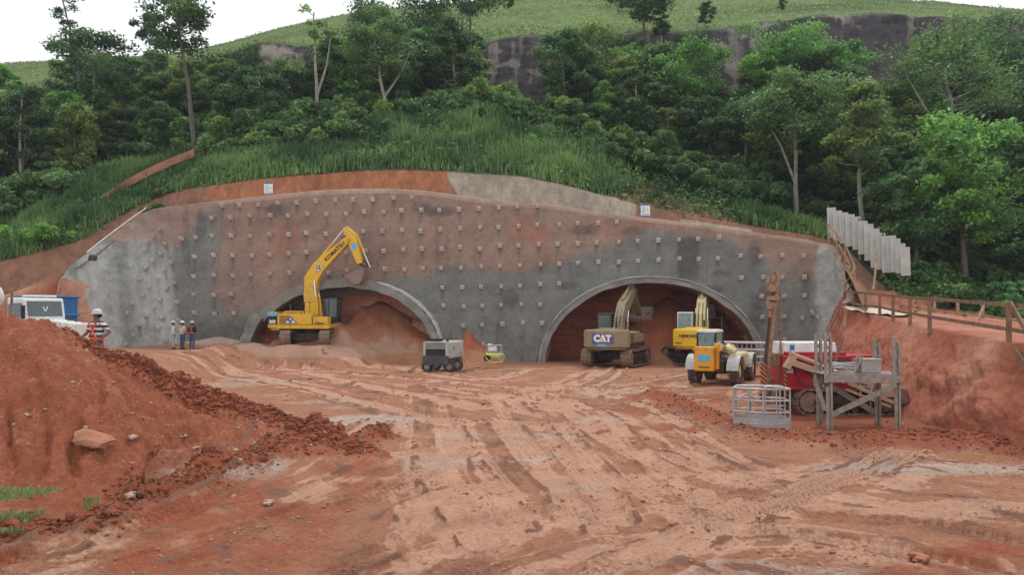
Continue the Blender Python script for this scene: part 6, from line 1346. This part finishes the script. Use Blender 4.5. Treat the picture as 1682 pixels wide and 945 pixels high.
# ------------------------------------------------------------------ people
def skinned(name, V_, E, Rd, m_, parent, root=0, sub=1):
    me = bpy.data.meshes.new(name); me.from_pydata(V_, E, []); o = bpy.data.objects.new(name, me); C.objects.link(o); o.parent = parent
    sk = o.modifiers.new('skin', 'SKIN'); sk.use_smooth_shade = True
    for i, r_ in enumerate(Rd): me.skin_vertices[0].data[i].radius = (r_, r_) if not isinstance(r_, tuple) else r_; me.skin_vertices[0].data[i].use_root = (i == root)
    s = o.modifiers.new('sub', 'SUBSURF'); s.levels = s.render_levels = sub
    me.materials.append(m_); return o
def person(loc, rz, label, shirt, trousers, hat, arms, legs=((-.10, 0), (.10, 0)), long_sleeve=True, vest=None, headturn=0, lean=0):
    t = thing('person', loc, rz, label, 'person')         # faces -Y
    J = dict(pel=(0, 0, .95), waist=(0, -lean * .1, 1.08), chest=(0, -lean * .3, 1.30), neck=(0, -lean * .45, 1.47), head=(0, -lean * .5 - .015, 1.60))
    V_ = [J['pel'], J['waist'], J['chest'], J['neck'], J['head'], (0, -lean * .5 - .01, 1.70)]; E = [(0, 1), (1, 2), (2, 3), (3, 4), (4, 5)]; Rd = [(.15, .11), (.14, .10), (.165, .115), (.06, .06), (.082, .098), (.07, .085)]
    def ad(p, par_, r_): V_.append(tuple(p)); E.append((par_, len(V_) - 1)); Rd.append(r_); return len(V_) - 1
    armpts = []
    for s, (el, wr) in zip((-1, 1), arms):
        sh_ = (s * .20, -lean * .35, 1.40); a = ad(sh_, 2, .06); b = ad(el, a, .045); c = ad(wr, b, .03); d = (Vector(wr) - Vector(el)).normalized(); pm = Vector(wr) + d * .07; p_ = ad(pm, c, (.038, .02)); armpts.append((sh_, el, wr))
        side = d.cross(Vector((0, 1, 0))); side = side.normalized() if side.length > .1 else Vector((1, 0, 0)); crl = d.cross(side).normalized()
        for k_, (o_, l_) in enumerate(((-.030, .062), (-.010, .075), (.010, .07), (.029, .055))):
            f1 = pm + side * o_ + d * .03; i1 = ad(f1, p_, .0095); i2 = ad(f1 + d * l_ * .5 + crl * .006, i1, .009); ad(f1 + d * l_ * .85 + crl * .028, i2, .008)
        i1 = ad(Vector(wr) + d * .04 + side * .042 * s, p_, .011); ad(Vector(wr) + d * .075 + side * .062 * s + crl * .012, i1, .0095)
    feet = []
    for s, (fx_, fy_) in zip((-1, 1), legs):
        h_ = ad((s * .09, 0, .90), 0, .09); k_ = ad((s * .10 + (fx_ - s * .1) * .4, fy_ * .5 - .03, .50), h_, .06); a_ = ad((fx_, fy_ + .02, .10), k_, .042); ad((fx_ * 1.08, fy_ - .12, .045), a_, .04); feet.append(((s * .09, 0, .92), (s * .10 + (fx_ - s * .1) * .4, fy_ * .5 - .03, .50), (fx_, fy_ + .02, .12)))
    skinned('body', V_, E, Rd, M['skin'], t)
    # shirt
    V2 = [J['pel'], J['waist'], J['chest'], (0, -lean * .42, 1.44)]; E2 = [(0, 1), (1, 2), (2, 3)]; R2 = [(.175, .13), (.165, .125), (.185, .135), (.085, .085)]
    for sh_, el, wr in armpts:
        b = len(V2); end = Vector(el).lerp(Vector(wr), .85) if long_sleeve else Vector(sh_).lerp(Vector(el), .85)
        V2 += [sh_] + ([el] if long_sleeve else []) + [tuple(end)]; E2 += [(2, b)] + ([(b, b + 1), (b + 1, b + 2)] if long_sleeve else [(b, b + 1)]); R2 += [.075] + ([.062] if long_sleeve else []) + [.05 if long_sleeve else .066]
    sh_o = skinned('shirt', V2, E2, R2, M[shirt], t, 1)
    V3 = [(0, 0, .99), (0, 0, .90)]; E3 = [(0, 1)]; R3 = [(.165, .125), (.16, .125)]
    for a, k_, an in feet: b = len(V3); V3 += [(a[0] * 1.05, a[1], .84), k_, (an[0], an[1], .09)]; E3 += [(1, b), (b, b + 1), (b + 1, b + 2)]; R3 += [.10, .078, .062]
    skinned('trousers', V3, E3, R3, M[trousers], t, 0)
    for (a, k_, an), (fx_, fy_) in zip(feet, legs): q = MB(); q.box((fx_ * 1.04, fy_ - .05, .05), (.10, .27, .10), taper=.8); q.build('boot', M['boot'], t, bevel=.03)
    hy = -lean * .5; hp = MB()
    for z, r_ in ((1.655, .125), (1.70, .122), (1.745, .098), (1.775, .05), (1.783, .004)): hp.cyl((0, hy, z), (0, hy, z + .001), r_, n=18)
    hv = MB(); n = 18; prof = [(1.655, .155), (1.665, .125), (1.71, .122), (1.755, .098), (1.785, .05), (1.79, .002)]
    vs = [(r_ * .95 * math.cos(2 * math.pi * i / n), hy + r_ * 1.08 * math.sin(2 * math.pi * i / n) - (.03 if k_ == 0 and math.sin(2 * math.pi * i / n) < -.5 else 0), z) for k_, (z, r_) in enumerate(prof) for i in range(n)]
    hv.add(vs, [(k_ * n + i, k_ * n + (i + 1) % n, (k_ + 1) * n + (i + 1) % n, (k_ + 1) * n + i) for k_ in range(len(prof) - 1) for i in range(n)]); ho_ = hv.build('helmet', M[hat], t, smooth=True); ho_.rotation_euler = (0, 0, 0)
    q = MB(); c, s = math.cos(headturn), math.sin(headturn); f_ = lambda x, y, z: (c * x - s * y, hy - .015 + s * x + c * y, z)
    q.add([f_(-.014, -.095, 1.60), f_(.014, -.095, 1.60), f_(0, -.125, 1.585), f_(0, -.098, 1.64)], [(0, 1, 2), (1, 3, 2), (3, 0, 2)]); q.build('nose', M['skin'], t)
    for sx_ in (-1, 1):
        q = MB(); p_ = f_(sx_ * .034, -.094, 1.622); q.box(p_, (.020, .010, .010)); q.build('eye', M['ink'], t)
        q = MB(); p_ = f_(sx_ * .088, .01, 1.60); q.box(p_, (.018, .04, .06)); q.build('ear', M['skin'], t, bevel=.008)
    q = MB(); q.box(f_(0, -.094, 1.553), (.05, .01, .01)); q.build('mouth', M['rust'], t)
    q = MB(); p_ = f_(0, .035, 1.625); q.cyl((p_[0], p_[1], 1.56), (p_[0], p_[1], 1.66), .086, .1, n=14); q.build('hair', M['hair'], t, smooth=True)
    if vest:
        for sy, yy_ in ((-1, -.150 - lean * .2), (1, .135 - lean * .2)):
            q = MB(); q.beam((-.13, yy_ + .05 * 0, 1.44), (.11, yy_ - sy * 0, 1.05), .055, .012); q.beam((.13, yy_, 1.44), (-.11, yy_ - .004, 1.05), .055, .012); q.build('brace_strap', M['orange_vest'], t)
        q = MB(); n = 20; r0, r1 = .188, .146; vs = [(r0 * math.cos(a) * m1, r1 * math.sin(a) * m1 - lean * .12, z) for z in (1.0, 1.055) for m1 in (1.0, 1.04) for a in np.linspace(0, 2 * math.pi, n, endpoint=False)]
        fs = []
        for i in range(n): j = (i + 1) % n; fs += [(n + i, n + j, 3 * n + j, 3 * n + i), (i, 2 * n + i, 2 * n + j, j), (i, j, n + j, n + i), (2 * n + i, 3 * n + i, 3 * n + j, 2 * n + j)]
        q.add(vs, fs); q.build('belt', M['orange_vest'], t, smooth=True)
    return t
DOWN = (((-.24, .02, 1.12), (-.24, -.06, .88)), ((.24, .02, 1.12), (.24, -.06, .88)))
def stand(px_, D): x = (px_ - CX) / F * D; return Vector((x, D, gz(x, D)))
fm = stand(160, 21.0); fm.z = 1.62
person(fm, R(-18), 'man in striped T-shirt with orange harness and grey helmet standing behind the spoil heap crest', 'striped', 'denim', 'helmet', (((-.30, -.02, 1.16), (-.34, -.20, 1.02)), ((.33, .10, 1.17), (.22, -.10, 1.02))), long_sleeve=False, vest=True, headturn=R(-50))
person(stand(285, 50.3), R(120), 'worker in pale shirt and grey trousers, leftmost of three by the wall foot', 'shirtw', 'greycloth', 'helmet', DOWN)
person(stand(300, 50.0), R(150), 'worker in pinkish shirt and blue jeans, between the two others by the wall foot', 'shirtp', 'denim', 'helmet_w', (((-.24, .03, 1.13), (-.2, -.16, 1.0)), ((.26, .0, 1.14), (.2, -.18, 1.06))))
person(stand(316, 49.8), R(175), 'worker in black shirt with orange cross harness, rightmost of three by the wall foot', 'black_cloth', 'denim', 'helmet', (((-.25, .03, 1.13), (-.12, -.16, 1.05)), ((.25, .03, 1.13), (.12, -.16, 1.05))), vest=True)

# ------------------------------------------------------------------ labels for the many trees: nearest landmark tree and side
short = ['the tall pale left tree', 'the leaning dark tree', 'the thin top-left corner tree', 'the bare far-left trunk', 'the leafless pale tree', 'the forked pale tree', 'the tall hilltop-edge tree', 'the broad dark tree', 'the rounded skyline tree', 'the big olive tree', 'the tall middle crest tree', 'the fresh green round tree', 'the mid green neighbour tree', 'the flat-topped cliff tree', 'the bright cliff tree', 'the slender cut-edge tree', 'the olive fence tree', 'the large spreading tree', 'the bluish corner tree', 'the lush light tree', 'the dark fence bush-tree', 'the greyish cliff-foot tree', 'the thin-crowned skyline tree', 'the left rock-patch tree']
marks = []
for o in bpy.data.objects:
    if o.parent is None and o.get('category') == 'tree' and o.get('group') is None:
        lab = o['label']; k = [b[9] for b in BIG].index(lab); marks.append((o.location.x, o.location.y, short[k], BIG[k][1]))
def cname(c):
    g = c[1] / max(c[0], .01); l = sum(c[:3]) / 3
    return 'very dark' if l < .66 else ('dark green' if l < .8 else ('blue-green' if c[2] > c[0] * 1.2 else ('bright green' if g > 1.25 else ('yellowish' if c[0] > c[1] * 1.3 else 'olive' if c[0] > c[1] * 1.02 else 'mid green'))))
for o in list(bpy.data.objects):
    if o.parent is None and o.get('group') and o.get('category') in ('tree', 'shrub') and o.location.y > 0 and 'lone' not in o['group']:
        cc = o if o.type == 'MESH' else [c for c in o.children if c.name.startswith('crown')][0]
        mk_ = min(marks, key=lambda m_: math.hypot(m_[0] - o.location.x, 1.0 * (m_[1] - o.location.y)))
        dx, dy = o.location.x - mk_[0], o.location.y - mk_[1]
        if abs(dx) > abs(dy) * 1.2: rel = ('right of' if dx > 0 else 'left of')
        else: rel = ('behind' if dy > 0 else 'in front of')
        if .5 < abs(dx / (abs(dy) + .01)) < 2: rel = ('behind' if dy > 0 else 'before') + ' and ' + ('right of' if dx > 0 else 'left of')
        sz = o.scale[2]; szn = ('small' if sz < .78 else ('medium' if sz < .98 else 'tall')) if o['category'] == 'tree' else ('small' if sz < 1.0 else ('medium' if sz < 1.3 else 'large'))
        o['label'] = f"{szn} {cname(cc.color)} {o['category']} {rel} {mk_[2]}".replace('very dark', 'blackish')
by = {}
for o in bpy.data.objects:
    if o.parent is None and o.get('category') in ('tree', 'shrub') and o.get('group') and o.location.y > 0: by.setdefault(o['label'], []).append(o)
for lab, os_ in by.items():
    if len(os_) > 1 and 'lone' not in os_[0]['group']:
        os_.sort(key=lambda o: o.location.x / o.location.y)
        nm = {2: ['leftmost', 'rightmost'], 3: ['leftmost', 'middle', 'rightmost']}.get(len(os_)) or [f'{w_} from left' for w_ in ['first', 'second', 'third', 'fourth', 'fifth', 'sixth', 'seventh', 'eighth', 'ninth', 'tenth'][:len(os_)]]
        for o, w_ in zip(os_, nm): o['label'] = lab.replace('tree ' if ' tree ' in lab[:22] else 'shrub ', ('tree ' if ' tree ' in lab[:22] else 'shrub '), 1) + ', ' + w_
for o in bpy.data.objects:
    if o.get('group') and o.get('label') and o.get('category') == 'tree':
        while len(o['label'].replace('-', ' ').replace(',', '').split()) > 16: o['label'] = o['label'].split(' ', 1)[1]
for o in bpy.data.objects:
    while_ = o.get('label') and o.get('group') and len(o['label'].replace('-', ' ').split()) > 16
    if while_: o['label'] = o['label'].split(' ', 1)[1]
for k, o in enumerate([o for o in bpy.data.objects if o.parent is None and o.get('group') == 'lone trees on the hilltop grass']):
    pxx = proj(o.location.x, o.location.y, o.location.z)[0]
    o['label'] = 'dark bushy tree on the hilltop grass, ' + ('above the left wood' if pxx < 500 else 'near the left skyline' if pxx < 700 else 'alone above the middle rock face' if pxx < 900 else 'above the olive tree' if pxx < 1015 else 'beside the tall middle crest tree' if pxx < 1060 else 'above the fresh green round tree' if pxx < 1120 else 'at the left end of the big cliff' if pxx < 1200 else 'on the rim of the big cliff')
for o, h in protos + [(s, 0) for s in sh]:
    if o.location.y < -300:
        for c in list(o.children): bpy.data.objects.remove(c)
        bpy.data.objects.remove(o)
